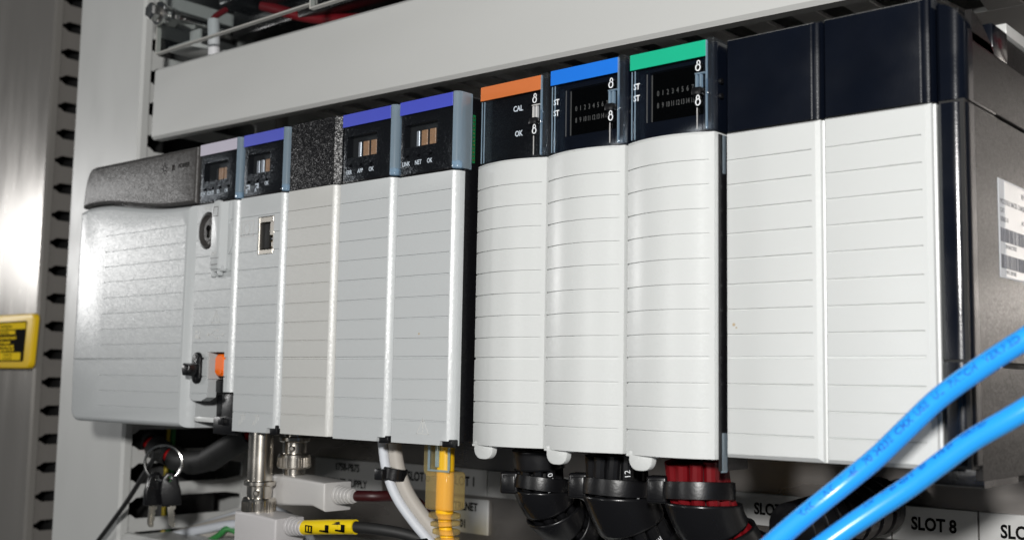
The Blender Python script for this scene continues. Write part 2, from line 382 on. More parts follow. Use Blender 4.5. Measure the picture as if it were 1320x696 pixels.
# ------------------------------------------------------------ module covers
RIBS = [64.2, 56.1, 48.1, 40.0, 31.8, 23.5, 15.4, 7.4, -8.4, -16.3, -24.1]
def cover_flat(x0, yf, zb, zt, w, ch=3.0, rib=None, left_round=.5, ribm=.55, extra=None, side=5.0):
    """grey front cover: flat front, chamfered right edge, moulded grooves cut in"""
    x1 = x0+w
    x1 = x0+w-2.2; cw, cd = 2.0, 2.4
    plan = [(x0, yf+side), (x0, yf+left_round), (x0+left_round, yf), (x1-cw-.2, yf), (x1-cw+.08, yf+.14), (x1-.12, yf+cd-.15), (x1, yf+cd+.15), (x1, yf+side)]
    b = BM(); prism(b, plan, 'z', zb, zt)
    c = BM()
    rx0, rx1 = (rib[0], x1-cw-.5) if rib else (x0-1, x1-cw-.5)
    for z in RIBS:
        prism(c, [(yf-.6, z-ribm*.9), (yf-.6, z+ribm*.9), (yf+.55, z+.14), (yf+.55, z-.14)], 'x', rx0, rx1)
    prism(c, [(yf-.6, -.75), (yf-.6, .75), (yf+.75, .35), (yf+.75, -.15)], 'x', x0-1, x1-cw-.25)
    if extra: extra(c)
    return cut(b, c)
def bezel_black(t, x0, yf, zb, zt, m='blackspk', w=34.3, win=None, leds=()):
    b = BM(); box(b, x0+.25, x0+30.15, yf+1.0, yf+24, zb, zt, .5)
    if win or leds:
        c = BM()
        if win: box(c, x0+win[0], x0+win[1], yf-1, yf+7.5, win[2], win[3])
        for lx, lz in leds: box(c, x0+lx-.95, x0+lx+.95, yf-1, yf+2.6, lz-.6, lz+.6)
        b = cut(b, c)
    return part('bezel', b, M[m], t)
def clear_front(t, x0, yf, zb, zt, strip, w=34.3):
    """clear flip cover: thin pane, coloured label strip under its top, bright chamfered right edge"""
    p = BM(); box(p, x0+.4, x0+30.2, yf+.15, yf+.65, zb+1, zt+.3, .1, 1); pane = part('clear_pane', p, M['clear'], t)
    s = BM(); box(s, x0+.5, x0+30.0, yf-.05, yf+.2, zt-5.0, zt+.4, .08, 1); part('label_strip', s, M[strip], t)
    e = BM(); prism(e, [(x0+30.2, yf+.1), ]+[(x0+30.5+2.5*math.sin(R(a)), yf+2.9-2.9*math.cos(R(a))) for a in range(0, 91, 10)]+[(x0+33.0, yf+8), (x0+30.25, yf+8)], 'z', zb+.8, zt+.6)
    part('clear_edge', e, M['clearbar'], t)
    k = BM(); box(k, x0+30.2, x0+33.6, yf-.15, yf+2.5, zb+.4, zb+3.4, .5); part('hinge', k, M['clearbar'], t)
def body(t, x0, yf, zb=-32.0, zt=102.0):
    b = BM(); box(b, x0+.6, x0+32.0, yf+8.2, 105.5, zb, zt, .5); box(b, x0+.9, x0+31.8, yf+4.6, yf+8.6, zb, 73); return part('body', b, M['black'], t)
def chips(t, x0, yf, spec, z0, z1):
    d = BM(); box(d, x0+1.6, x0+25, yf+4.2, yf+4.8, z0-1, z1+4); dp = part('display_board', d, M['matteblack'], t)
    for (cx, w, m) in spec:
        b = BM(); box(b, x0+cx, x0+cx+w, yf+3.7, yf+4.3, z0, z1, .15, 1); part('display_chip', b, M[m], dp)

ZT, ZB = 103.0, -32.6
# ---- power supply
ps = thing('power_supply', 'wide grey power supply with dark charcoal top band, leftmost on the rack', 'power supply', (-55, 20, -33))
seam = [(-111.6, 81.6), (-104, 82.3), (-94, 82.4), (-84, 81.9), (-74, 80.8), (-64, 79.4), (-54, 78.0), (-44, 76.8), (-34, 75.8), (-24, 75.2), (-14, 74.9), (-1, 74.7)]
def psl(poly, y1, bev):
    b = BM(); prism(b, poly, 'y', 0, y1, bev, 4); return b
low = [(-1.0, ZB)]+[(p[0], p[1]-.55) for p in seam[::-1]]
low = [(x, z) for x, z in low]
low[-1] = (-112.3, seam[0][1]-1.5)
low += [(-112.6, 60), (-112.8, 10), (-112.8, -10), (-112.0, -24)]+[(-105.5+6.5*math.cos(R(a)), ZB+6.5+6.5*math.sin(R(a))) for a in range(190, 271, 16)]
b = psl(low, 24, 2.6)
c = BM()
for z in [64.6]+RIBS[1:]:
    prism(c, [(-.6, z-.5), (-.6, z+.5), (.4, z+.12), (.4, z-.12)], 'x', -83.5, -9.0)
prism(c, [(-.6, -.7), (-.6, .7), (.6, .3), (.6, -.2)], 'x', -120, -8.6); box(c, -113.6, -112.2, -1, 30, -.5, .5)
# chamfer of the right edge
prism(c, [(-7.2, -3), (-7.2, -.0), (-1.2, 4.6), (6, 4.6), (6, -3)], 'z', -60, 120)
b = cut(b, c); part('cover', b, M['greyps'], ps, sharp=38)
top = [(-2.2, ZT), (-2.2, seam[-1][1]+.25)]+[(p[0]+.8, p[1]+.25) for p in seam[-2::-1]]+[(-110.4, 86), (-108.9, 95), (-107.4, 98.6)]+[(-100.5+7*math.cos(R(a)), 96.6+7*math.sin(R(a))) for a in range(160, 95, -12)]+[(-99.5, ZT+.7)]
b = psl(top, 24, 2.2)
c = BM(); box(c, -24.0, -21.2, -1, 3, 93.1, 96.0); b = cut(b, c)
bz = part('bezel', b, M['psbezel'], ps, sharp=38)
b = BM(); box(b, -24.2, -21, 2.0, 3.2, 92.9, 96.2); part('indicator_lamp', b, M['matteblack'], bz)
b = BM()
ring2(b, -30.4, 95.0, 1.25, 1.35, .4, -.05)
for k in range(8):
    a = R(45*k); cb = BM(); box(cb, 1.9, 3.0, -.05, .07, -.2, .2)
    bmesh.ops.rotate(cb, verts=cb.verts, cent=(0, 0, 0), matrix=Matrix.Rotation(a, 3, 'Y')); bmesh.ops.translate(cb, verts=cb.verts, vec=(-30.4, 0, 95)); merge(b, cb)
part('sun_symbol', b, M['dark'], bz)
text('POWER', 3.3, (-18.3, -.06, 94.6), M['dark'], bz, sx=.86)
b = BM(); box(b, -110, -3, 5, 105.5, -31.5, 101.5, 1); part('body', b, M['black'], ps)

# ---- controller, slot beside the power supply
x0 = 0.0
t = thing('controller_module', 'grey controller module with key switch and lilac label strip, beside the power supply', 'module', (17, 20, -33))
def ex(c):
    b2 = BM(); lathe(b2, [(7.4, -2), (7.4, 3.2)], (9.2, 0, 60.6), (0, 1, 0), 36)
    for v in b2.verts: v.co.z = 60.6+(v.co.z-60.6)*1.22
    merge(c, b2)
    box(c, 13.7, 27.2, -1, 40, -9.6, 3.0)              # opening with the orange latch
    prism(c, [(-2, -40), (-2, -17.0), (0.5, -18.6), (4, -19.7), (10, -19.8), (14.6, -18.0), (15.6, -9.4), (27.4, -9.4), (27.4, -15.3), (40, -15.3), (40, -40)], 'y', -1, 40)
b = cover_flat(x0, 0, ZB, 73.4, 34.4, rib=(-1, 30.2), extra=ex); cov = part('cover', b, M['greyps'], t, sharp=38)
bezel_black(t, x0, 0, 73.9, 102.6, 'blackspk', win=(3, 21.5, 84.6, 93.6), leds=((4.6, 81.0), (10.6, 81.0), (16.8, 80.8), (23.4, 80.7)))
chips(t, x0, 0, ((5.0, 5.0, 'matteblack'), (11.0, 3.6, 'copper'), (15.4, 3.6, 'copper'), (19.8, 2.2, 'copper')), 84.5, 91)
clear_front(t, x0, 0, 73.6, 102.4, 'lilac')
for s, x in (('RUN', .9), ('FORCE', 6.0), ('SD', 14.2), ('OK', 20.4)): text(s, 2.5, (x0+x, .95, 78.8), M['white'], t, sx=.72, font_w=.03)
b = BM(); lathe(b, [(7.3, 3.0), (6.9, .4), (6.5, -.3), (6.0, -.5), (5.8, .2), (5.6, .8), (4.2, .8), (4.0, .5), (.4, .5)], (9.2, 0, 60.6), (0, 1, 0), 40)
for v in b.verts: v.co.z = 60.6+(v.co.z-60.6)*1.22
lk = part('key_switch', b, M['psbezel'], t)
b = BM(); lathe(b, [(1.5, .15), (1.5, .65)], (9.2, 0, 61.8), (0, 1, 0), 16); box(b, 8.6, 9.8, .15, .65, 57.2, 61.5); part('keyhole', b, M['dark'], lk)
b = BM()
prism(b, roundpoly(13.6, 20.2, 41.2, 73.6, (1, .6, 1.5, 3.2)), 'y', -3.6, -2.0, .5, 2)
prism(b, [(20.0, -3.4), (20.6, -3.4), (23.4, -1.2), (23.4, 0.6), (20.0, -.8)], 'z', 41.2, 72.6)
prism(b, [(22.8, 47.5), (25.0, 49), (26.3, 52), (26.3, 58), (25.0, 61.5), (22.8, 63)], 'y', -1.0, .6, .4, 2)
box(b, 14.4, 22.6, -2.6, .3, 40.2, 43.0, .5); box(b, 13.4, 15.2, -2.8, -.2, 37.8, 41.0, .6); box(b, 18.4, 20.2, -2.8, -.2, 38.2, 41.0, .6)
box(b, 17.0, 20.0, -2.1, .2, 43, 72)
for v in b.verts: v.co.x += 4.0
kc = part('key_cover', b, M['grey'], t, sharp=38)
b = BM(); 
for x_a, x_b, z_a, z_b in ((14.9, 18.7, 70.3, 70.6), (14.9, 18.7, 66.0, 66.3), (14.9, 15.15, 66, 70.6), (18.45, 18.7, 66, 70.6), (13.9, 20.1, 46.3, 46.55), (14.8, 19.6, 43.2, 43.6)): box(b, x_a, x_b, -3.68, -3.45, z_a, z_b)

for v in b.verts: v.co.x += 4.0
part('raised_frame', b, M['psbezel'], kc)
text('KEY', 2.0, (19, -3.66, 48.4), M['duct'], kc, name='raised_lettering')
text('RUN', 2.0, (6.2, -.06, 71.3), M['duct'], t, name='raised_lettering')
# black toggle plug below
b = BM(); prism(b, roundpoly(3.3, 10.0, -11.8, 3.0, 3.3), 'y', -1.5, 6, .7, 3); pg = part('toggle_plate', b, M['blackspk'], t)
b = BM(); prism(b, [(3.0, -8.0), (7.5, -8.2), (8.6, -6), (8.2, -3), (3.2, -2.2), (2.2, -5)], 'y', -6.5, -.6, 1.2, 3); part('toggle_knob', b, M['black'], pg, sharp=40)
b = BM(); prism(b, roundpoly(18.6, 26.0, -8.0, 2.0, (1.6, 1.6, 1.6, 1.6), 1), 'y', .7, 10.5, .7, 1)
lathe(b, [(1.0, 0), (1.0, .5)], (24.4, .6, -6.2), (0, -1, 0), 10)
part('orange_latch', b, M['hot'], t, label='orange plastic latch in its opening')
b = BM(); box(b, 13.9, 28.5, 11, 13, -9.4, 4); box(b, 13.9, 14.9, .5, 12, -9.4, 2.9); part('latch_housing', b, M['tap'], t)
b = BM(); box(b, 17, 27.4, 3, 11, -15.6, -9.9, .4); box(b, 21, 33.5, 4, 12, -33.6, -16, .5); box(b, 8, 22, 10, 20, -27, -17, .5); box(b, 16.8, 33.9, 2.6, 5, -34.6, -26.6, .4); box(b, 22.6, 26.4, 1.2, 3, -30.2, -27.0, .3)
part('connector_block', b, M['black'], t)
b = BM(); box(b, -.5, 16.6, 3.4, 5.4, -29.6, -27.2, .3); part('spacer', b, M['pale'], t)
def tri(par, cx, cz, s, y):
    b = BM(); w = .28
    pts = [(cx-s*.62, cz-s*.5), (cx+s*.62, cz-s*.5), (cx, cz+s*.62)]
    for i in range(3):
        (xa, za), (xb, zb_) = pts[i], pts[(i+1) % 3]; L = math.hypot(xb-xa, zb_-za); nx, nz = -(zb_-za)/L*w, (xb-xa)/L*w
        prism(b, [(xa, za), (xb, zb_), (xb+nx, zb_+nz), (xa+nx, za+nz)], 'y', y-.14, y+.1)
    box(b, cx-.22, cx+.22, y-.14, y+.1, cz-s*.12, cz+s*.3); box(b, cx-.22, cx+.22, y-.14, y+.1, cz-s*.36, cz-s*.22)
    part('warning_triangle', b, M['duct'], par)
tri(t, 19.4, 19.2, 5.4, 0)
b = BM(); box(b, 14, 25, -.14, .1, 11.0, 11.3)
prism(b, [(25, 10.4), (25, 11.9), (26.6, 11.15)], 'y', -.14, .1); lathe(b, [(.8, -.14), (.8, .1)], (13.8, 0, 11.15), (0, 1, 0), 14)
for xa, za, xb, zb_ in ((16, 11.2, 18.6, 13), (18.6, 13, 21, 13), (17.6, 11.1, 20, 9.2), (20, 9.2, 22, 9.2)):
    L = math.hypot(xb-xa, zb_-za); nx, nz = -(zb_-za)/L*.28, (xb-xa)/L*.28; prism(b, [(xa, za), (xb, zb_), (xb+nx, zb_+nz), (xa+nx, za+nz)], 'y', -.14, .1)
box(b, 20.6, 21.8, -.14, .1, 12.4, 13.6); box(b, 21.6, 22.6, -.14, .1, 8.8, 9.8)
part('usb_symbol', b, M['duct'], t)
b = BM(); box(b, 3.0, 5.6, -.14, .1, 9.4, 11.3); box(b, 3.2, 5.0, -.14, .1, 12.2, 13.2); box(b, 6.6, 6.9, -.14, .1, 9.4, 13.4); prism(b, [(6.1, 10.2), (7.4, 10.2), (6.75, 9.0)], 'y', -.14, .1); part('arrow_symbol', b, M['duct'], t)
b = BM(); box(b, x0+.6, 34.2, 14, 105.5, -16, 102, .5); part('body', b, M['black'], t)

# ---- network module with socket on the front
x0 = 35.0
t = thing('network_module', 'grey module with a metal network socket on its front and violet strip', 'module', (52, 20, -33))
def ex(c): box(c, x0+13.7, x0+25.6, -1, 15, 46.4, 63.6); box(c, x0+26.0, x0+32.4, -1, 3.5, -40, -30.4)
b = cover_flat(x0, 0, ZB, 73.4, 34.4, rib=(x0-1, x0+30.4), extra=ex); part('cover', b, M['greyps'], t, sharp=38)
bezel_black(t, x0, 0, 73.9, 102.6, 'blackspk', win=(3, 19.5, 84.4, 93.6), leds=((4.4, 80.9), (11, 80.8), (17.6, 80.7)))
chips(t, x0, 0, ((6, 2.0, 'silverchip'), (9.2, 2.2, 'silverchip'), (12.6, 3.4, 'copper'), (16.6, 3, 'copper')), 84.3, 91)
clear_front(t, x0, 0, 73.6, 102.4, 'violet')
for s, x in (('B', 2.2), ('A', 8.8), ('OK', 16.2)): text(s, 2.9 if len(s) < 2 else 2.5, (x0+x, .95, 76.6 if len(s) < 2 else 79.0), M['white'], t, sx=.8, font_w=.04)
b = BM()
for xx in (2.6, 9.2): box(b, x0+xx, x0+xx+2.6, .85, 1.0, 79.0, 79.6); box(b, x0+xx+1.8, x0+xx+2.6, .85, 1.0, 77.2, 79.0); box(b, x0+xx+.9, x0+xx+1.5, .85, 1.0, 77.6, 78.2)
part('channel_symbol', b, M['white'], t)
b = BM()
for a in ((13.9, 14.7, 46.6, 63.4), (24.6, 25.4, 46.6, 63.4), (14.7, 24.6, 61.0, 63.4), (14.7, 24.6, 46.6, 48.6)): box(b, x0+a[0], x0+a[1], .3, 13, a[2], a[3], .15, 1)
box(b, x0+22.2, x0+24.6, .6, 13, 55, 61); box(b, x0+21.5, x0+24.6, 2.0, 13, 50, 52)
sk = part('socket_shell', b, M['tin'], t)
b = BM(); box(b, x0+14.5, x0+24.8, 12, 13.4, 47, 63); box(b, x0+14.7, x0+20.2, 1.4, 6, 49.2, 60.6, .3); part('socket_insert', b, M['matteblack'], sk)
for i in range(8):
    b = BM(); box(b, x0+19.6, x0+23.6, 3.0, 3.8, 49.6+i*1.28, 50.2+i*1.28); part('contact', b, M['silverchip'] if i % 2 else M['gold'], sk)
b = BM()
for a in ((1.2, 10.8, 62.4, 62.7), (1.2, 10.8, 55.4, 55.7), (1.2, 1.5, 55.6, 62.5), (10.5, 10.8, 55.6, 62.5)): box(b, x0+a[0], x0+a[1], -.12, .1, a[2], a[3])
ring2(b, x0+5.6, 59.0, 2.3, 2.6, .3, -.12, .2); part('computer_symbol', b, M['tap'], t)
for s, xx in (('B', 5.2), ('A', 15.6)):
    text(s, 3.2, (x0+xx, -.08, -28.8), M['duct'], t, name='raised_lettering')
    b = BM(); box(b, x0+xx+1.4, x0+xx+4.4, -.14, .1, -25.4, -25.0); box(b, x0+xx+4.0, x0+xx+4.4, -.14, .1, -27.4, -25.2); box(b, x0+xx+2.4, x0+xx+2.8, -.14, .1, -28.6, -25.2); part('channel_mark', b, M['duct'], t)
body(t, x0, 0)
b = BM(); box(b, x0+27, x0+32, .8, 4, -33.2, -29, .4); part('latch_clip', b, M['black'], t)

# ---- warm grey blank module
x0 = 70.0
t = thing('blank_module', 'warm grey blank slot filler with plain grained black top', 'module', (87, 20, -33))
b = cover_flat(x0, 0, ZB+.2, 73.2, 34.6, rib=(x0-1, x0+30.2)); part('cover', b, M['warm'], t, sharp=38)
b = BM(); prism(b, [(x0+.4, 24), (x0+.4, .4), (x0+.7, .1), (x0+30.4, .1), (x0+32.6, 2.6), (x0+32.6, 24)], 'z', 73.6, 102.8); part('bezel', b, M['blackspk'], t)
body(t, x0, 0)

# ---- two communication modules
def comm(x0, label, words, wz, strip, chipspec, leds, tri_=False):
    t = thing('communication_module', label, 'module', (x0+17, 20, -33), 'grey communication modules')
    def ex(c): box(c, x0+27.2, x0+33.4, -1, 3.4, -40, -31.2)
    b = cover_flat(x0, 0, ZB-.3, 71.6 if tri_ else 72.6, 34.8, rib=(x0-1, x0+30.7), extra=ex); part('cover', b, M['grey'], t, sharp=38)
    bezel_black(t, x0, 0, 72.3 if tri_ else 73.1, 102.0, 'blackspk', win=(2.6, 21, 83.6, 92.8), leds=leds)
    chips(t, x0, 0, chipspec, 83.4, 90.6)
    clear_front(t, x0, 0, 71.9 if tri_ else 72.9, 101.9, strip)
    for s, x in words: text(s, 2.55, (x0+x, .95, wz), M['white'], t, sx=.78, font_w=.03)
    b = BM(); box(b, x0+27.6, x0+33, .7, 4, -33.6, -30.6, .4); part('latch_clip', b, M['black'], t)
    body(t, x0, 0)
    return t
comm(105.0, 'grey communication module with violet strip, lamps marked ERR APP OK', (('ERR', 2.6), ('APP', 9.6), ('OK', 16.6)), 77.5, 'violet', ((6.6, 1.6, 'silverchip'), (9.6, 3.4, 'copper'), (14.4, 3.4, 'copper'), (18.6, 1.4, 'copper')), ((5.0, 80.2), (11.6, 80), (18, 79.8)))
t4 = comm(140.0, 'grey communication module with violet strip, lamps marked LINK NET OK', (('LINK', 1.6), ('NET', 8.8), ('OK', 15.6)), 77.0, 'violet', ((6.6, 1.6, 'silverchip'), (9.4, 3.3, 'copper'), (14.0, 3.3, 'copper'), (18.2, 2.6, 'copper')), ((4.4, 79.8), (11, 79.7), (17.4, 79.6)), True)
tri(t4, 158, -26.4, 5.4, 0)
b = BM(); box(b, 172.1, 172.4, 4.9, 34, -31.4, 101.4, .1, 1); part('side_cover', b, M['blackspk'], t4)
b = BM(); box(b, 172.4, 172.7, 9.0, 10.2, 75.5, 94.5); pc = part('circuit_board', b, M['pcb'], t4)
for i in range(12):
    b = BM(); box(b, 172.65, 172.85, 9.0, 9.6, 76.3+i*1.5, 77.0+i*1.5); part('pad', b, M['gold'], pc)

# ---- three terminal modules with curved doors
YI = 9.7; ZBI = -32.3
def arc_y(u): return YI-4.2*(1-(2*u-1)**2)+.0
def io_module(x0, label, strip, kind, ztop):
    t = thing('terminal_module', label, 'module', (x0+17, 40, -37), 'input output modules with curved white doors')
    n = 14; xa, xb = x0+.2, x0+32.6
    cur = [(xa+(xb-xa)*i/n, arc_y(i/n*.97)) for i in range(n+1)]
    plan = [(x0+.2, YI+12)]+cur+[(x0+34.3, cur[-1][1]+.5), (x0+34.5, cur[-1][1]+1.4), (x0+34.5, YI+12)]
    b = BM(); prism(b, plan, 'z', ZBI, 73.6)
    c = BM()
    def band(z0, z1, d, xm=0):
        pts = [(x, y) for x, y in cur]
        prism(c, [(x, y-1.5) for x, y in pts]+[(x, y+d) for x, y in pts[::-1]], 'z', z0, z1)
    for z in RIBS: band(z-.24, z+.24, .7)
    band(-.6, .35, .6)
    band(72.9, 73.2, .4)
    b = cut(b, c)
    d = part('door', b, M['pale'], t, sharp=25)
    b = BM(); prism(b, roundpoly(x0+2.4, x0+11.6, -37.4, ZBI+1.2, (3.6, 3.6, .2, .2)), 'y', YI-1.6, YI+.9, .5, 2); box(b, x0+.8, x0+14, YI-1.2, YI+1.2, ZBI-.6, ZBI+.2, .2, 1); part('door_tab', b, M['pale'], d)
    b = BM(); box(b, x0+.4, x0+34.8, YI+13, 105.5, -31, 102, .5); part('body', b, M['black'], t)
    # bezel with window
    zt = ztop; zb = 74.2
    b = BM(); box(b, x0+.3, x0+34.2, YI+2.2, YI+24, zb, zt-.4, .5)
    c = BM()
    if kind == 'nums': box(c, x0+7.5, x0+29.0, YI, YI+3.6, 80.5, 98.0)
    else: box(c, x0+22.6, x0+25.4, YI, YI+3.4, 93.2, 95.2); box(c, x0+22.6, x0+25.4, YI, YI+3.4, 83.6, 85.6)
    b = cut(b, c); bz = part('bezel', b, M['blackspk'] if kind == 'cal' else M['navy'], t)
    if kind == 'nums':
        b = BM(); box(b, x0+7.6, x0+28.9, YI+3.6, YI+4.4, 80.6, 97.9); cd = part('lamp_card', b, M['blackspk'], bz)
        b = BM(); box(b, x0+6.3, x0+6.6, YI+2.0, YI+2.4, 80.6, 97.6); box(b, x0+7.6, x0+7.8, YI+3.2, YI+3.6, 81, 97.4); part('card_edge', b, M['faint'], cd)
        for i in range(8):
            text(str(i), 2.6, (x0+10.0+i*1.98, YI+3.55, 90.6), M['faint'], cd, align='CENTER', sx=.7, name='lamp_number')
            text(str(i+8), 2.6, (x0+10.0+i*1.98, YI+3.55, 86.3), M['faint'], cd, align='CENTER', sx=.62, name='lamp_number')
        for z in (93.3, 89.2): text('ST', 3.0, (x0+2.2, YI+.1, z), M['white'], t, sx=.8, font_w=.06)
    else:
        text('CAL', 3.0, (x0+15.8, YI+2.1, 94.4), M['white'], bz, sx=.85, font_w=.06); text('OK', 3.0, (x0+16.8, YI+2.1, 84.7), M['white'], bz, sx=.85, font_w=.06)
    # clear locking cover
    p = BM(); box(p, x0+.8, x0+30.6, YI+.3, YI+.9, zb+.6, zt-.2, .1, 1); pn = part('clear_pane', p, M['clear'], t)
    for xx in (1.4, 2.7):
        p = BM(); box(p, x0+xx, x0+xx+.24, YI-.1, YI+.25, zb+.6, zt-6); part('clear_rib', p, M['clearbar'], t)
    s = BM(); box(s, x0+.7, x0+31.2, YI-.15, YI+.25, zt-5.5, zt, .1, 1); part('label_strip', s, M[strip], t)
    p = BM(); prism(p, [(x0+32.6+1.25*math.cos(R(a)), YI+.6+1.25*math.sin(R(a))) for a in range(180, 361, 15)]+[(x0+34.0, YI+8), (x0+33.2, YI+8), (x0+33.0, YI+2.2)], 'z', zb+.2, zt+.4)
    part('clear_edge', p, M['clearfin'], t)
    p = BM(); box(p, x0+31.6, x0+33.2, YI-1.1, YI+.2, 86, 91.5, .5); box(p, x0+31.8, x0+33.6, YI-.9, YI+.4, zb, zb+3, .6); part('hinge_clip', p, M['clearfin'], t)
    p = BM(); box(p, x0+31.25, x0+31.6, YI-.5, YI+.6, zb+.6, zt-.2, .1, 1); part('highlight_strip', p, M['clearbar'], t)  # thin pale strip added as a highlight down the cover's right edge
    # locking slider: guide, thumb and padlock marks
    p = BM(); box(p, x0+27.2, x0+27.8, YI-.3, YI+1.2, 88.5, 93.6, .1, 1); box(p, x0+28.8, x0+29.4, YI-.3, YI+1.2, 88.5, 93.6, .1, 1); box(p, x0+27.0, x0+30.8, YI-.3, YI+.8, 93.7, 94.1); sl = part('slider_guide', p, M['clearbar'] if kind != 'cal' else M['tap'], t)
    p = BM(); box(p, x0+26.0, x0+29.6, YI-1.0, YI+1.4, 86.7, 89.2, .4); box(p, x0+27.4, x0+30.6, YI-.6, YI+1.2, 87.4, 88.6, .2, 1); part('slider_thumb', p, M['black'], sl)
    p = BM(); box(p, x0+27.6, x0+27.85, YI+.0, YI+.25, zb+1, 82.4); part('slider_line', p, M['tap'], sl)
    for z in (95.9, 84.2):
        p = BM(); ring2(p, x0+28.2, z, .85, 1.05, .36, YI-.25, .2); ring2(p, x0+28.4 if z > 90 else x0+28.2, z+1.5, .55, .8, .32, YI-.25, .2, 14, -30, 210 if z < 90 else 240); part('padlock_symbol', p, M['white'], sl)
    for z in (91.0, 86.0):
        p = BM(); lathe(p, [(.9, 0), (.9, 1.0)], (x0+34.2, YI+3.6, z), (1, 0, 0), 14); part('hinge_pin', p, M['black'], t)
    return t
io_module(175.0, 'curved white terminal module with orange strip, marked CAL and OK', 'orange', 'cal', 104.9)
io_module(210.0, 'curved white terminal module with bright blue strip and numbered lamp window', 'blue', 'nums', 105.4)
t7 = io_module(245.6, 'curved white terminal module with green strip and numbered lamp window', 'green', 'nums', 104.9)
b = BM(); box(b, 280.12, 280.6, YI+2, YI+20, -36, 73, .1, 1); part('side_rail', b, M['black'], t7)
b = BM(); box(b, 279.95, 280.9, YI+3.5, YI+6.5, -36.6, -24, .3); box(b, 280.0, 280.8, YI+4, YI+6.0, 60, 73, .3); part('side_clip', b, M['clearbar'], t7)
b = BM(); box(b, 174.98, 175.3, YI+1.8, YI+20, 74, 104.4, .1, 1); part('left_post', b, M['clearfin'], t7)

# ---- two wide blank fillers
YF = 14.0
def filler(x0, label):
    t = thing('filler_module', label, 'module', (x0+17, 40, -33), 'white blank filler modules')
    w = 33.9; x1 = x0+w
    plan = [(x0, YF+16), (x0, YF+1.2), (x0+.5, YF+.35), (x0+1.0, YF+.2), (x0+w-3.2, YF), (x0+w-2.2, YF+.05), (x0+w-.9, YF+1.0), (x0+w-.6, YF+2.2), (x0+w, YF+2.5), (x0+w, YF+16)]
    b = BM(); prism(b, plan, 'z', -31.6, 73.4)
    c = BM()
    for z in RIBS: prism(c, [(YF-.8, z-.36), (YF-.8, z+.36), (YF+.95, z+.16), (YF+.95, z-.16)], 'x', x0-1, x0+w-3.5)
    prism(c, [(YF-.8, -.7), (YF-.8, .7), (YF+.6, .3), (YF+.6, -.2)], 'x', x0-1, x0+w-3.3)
    prism(c, [(YF-1, 72.4), (YF-1, 75), (YF+1.4, 75), (YF+.9, 73.4), (YF-.3, 72.6)], 'x', x0-1, x1+1)
    prism(c, [(YF-1, -35), (YF-1, -30.0), (YF-.2, -30.1), (YF+1.6, -31.8), (YF+1.6, -35)], 'x', x0-1, x1+1)
    b = cut(b, c); part('cover', b, M['pale'], t, sharp=30)
    plan = [(x0+.2, YF+20), (x0+.2, YF+1.0), (x0+.8, YF+.3), (x0+w-3.6, YF), (x0+w-2.9, YF+.35), (x0+w-2.3, YF+1.2), (x0+w-1.2, YF+1.5), (x0+w-.5, YF+1.0), (x0+w-.05, YF+1.6), (x0+w-.05, YF+20)]
    b = BM(); prism(b, plan, 'z', 73.8, 104.7)
    c = BM(); prism(c, [(YF-1, 103.7), (YF-1, 108), (YF+2.5, 108), (YF+1.2, 104.9)], 'x', x0-1, x1+1); b = cut(b, c)
    part('bezel', b, M['navy'], t, sharp=42)
    b = BM(); box(b, x0+.5, x1-.5, YF+14, 105.5, -31, 103, .5); part('body', b, M['black'], t)
    return t
fl8 = filler(281.4, 'white blank filler with blue black top, beside the green striped module')
filler(315.8, 'white blank filler with blue black top, last before the rack end')

# ------------------------------------------------------------ engraved label plates on the back panel
def lplate(xa, xb, za, zb, lines, label, sizes, cat='label plate'):
    b = BM(); box(b, xa, xb, 150.4, 151.9, za, zb, .25, 1)
    o = solo('label_plate', b, M['plate'], label, cat, 'engraved label plates under the rack', base=((xa+xb)/2, 151.9, za))
    n = len(lines)
    for i, s in enumerate(lines):
        z = zb-(zb-za)*(i+.5)/n
        text(s, sizes, ((xa+xb)/2, 150.36, z), M['dark'], o, align='CENTER', sx=.82, font_w=.22 if sizes > 5 else .08)
    return o
gap = .35
PLATE = ['engraved plate reading SLOT 0, right of the power supply plate', 'plate reading SLOT 1 half hidden behind the yellow patch cord', 'plate reading SLOT 2 left of the first wrapped bundle', 'plate ending in 3 between the first two wrapped bundles',
         'fifth engraved slot plate, reading SLOT 4, behind the bundles', 'sixth engraved slot plate, reading SLOT 5, behind the red wire bundle', 'seventh engraved slot plate, reading SLOT 6, behind the corrugated conduit', 'plate reading SLOT 7 crossed by the blue cables', 'fully visible plate reading SLOT 8 at lower right', 'plate cut off by the right frame edge, reading SLO']
edges = [(-14.7, 20.4), (20.4, 55.6), (55.6, 93.1), (93.1, 130.8), (130.8, 168.5), (168.5, 206.1), (206.1, 243.8), (243.8, 278.5), (278.5, 313.2), (313.2, 348)]
for i, (xa, xb) in enumerate(edges): lplate(xa+gap, xb-gap, -69.6, -55.6, ['SLOT %d' % i], PLATE[i], 7.0)
lplate(-89, -28, -75, -56.4, ['1758-PB75', 'POWER SUPPLY'], 'grey engraved plate reading 1758-PB75 POWER SUPPLY', 6.2)
lplate(20.4, 56.3, -90, -71.4, ['CTRLNET', '01'], 'grey engraved plate ending in LNET 01, under the slot plates', 6.0)

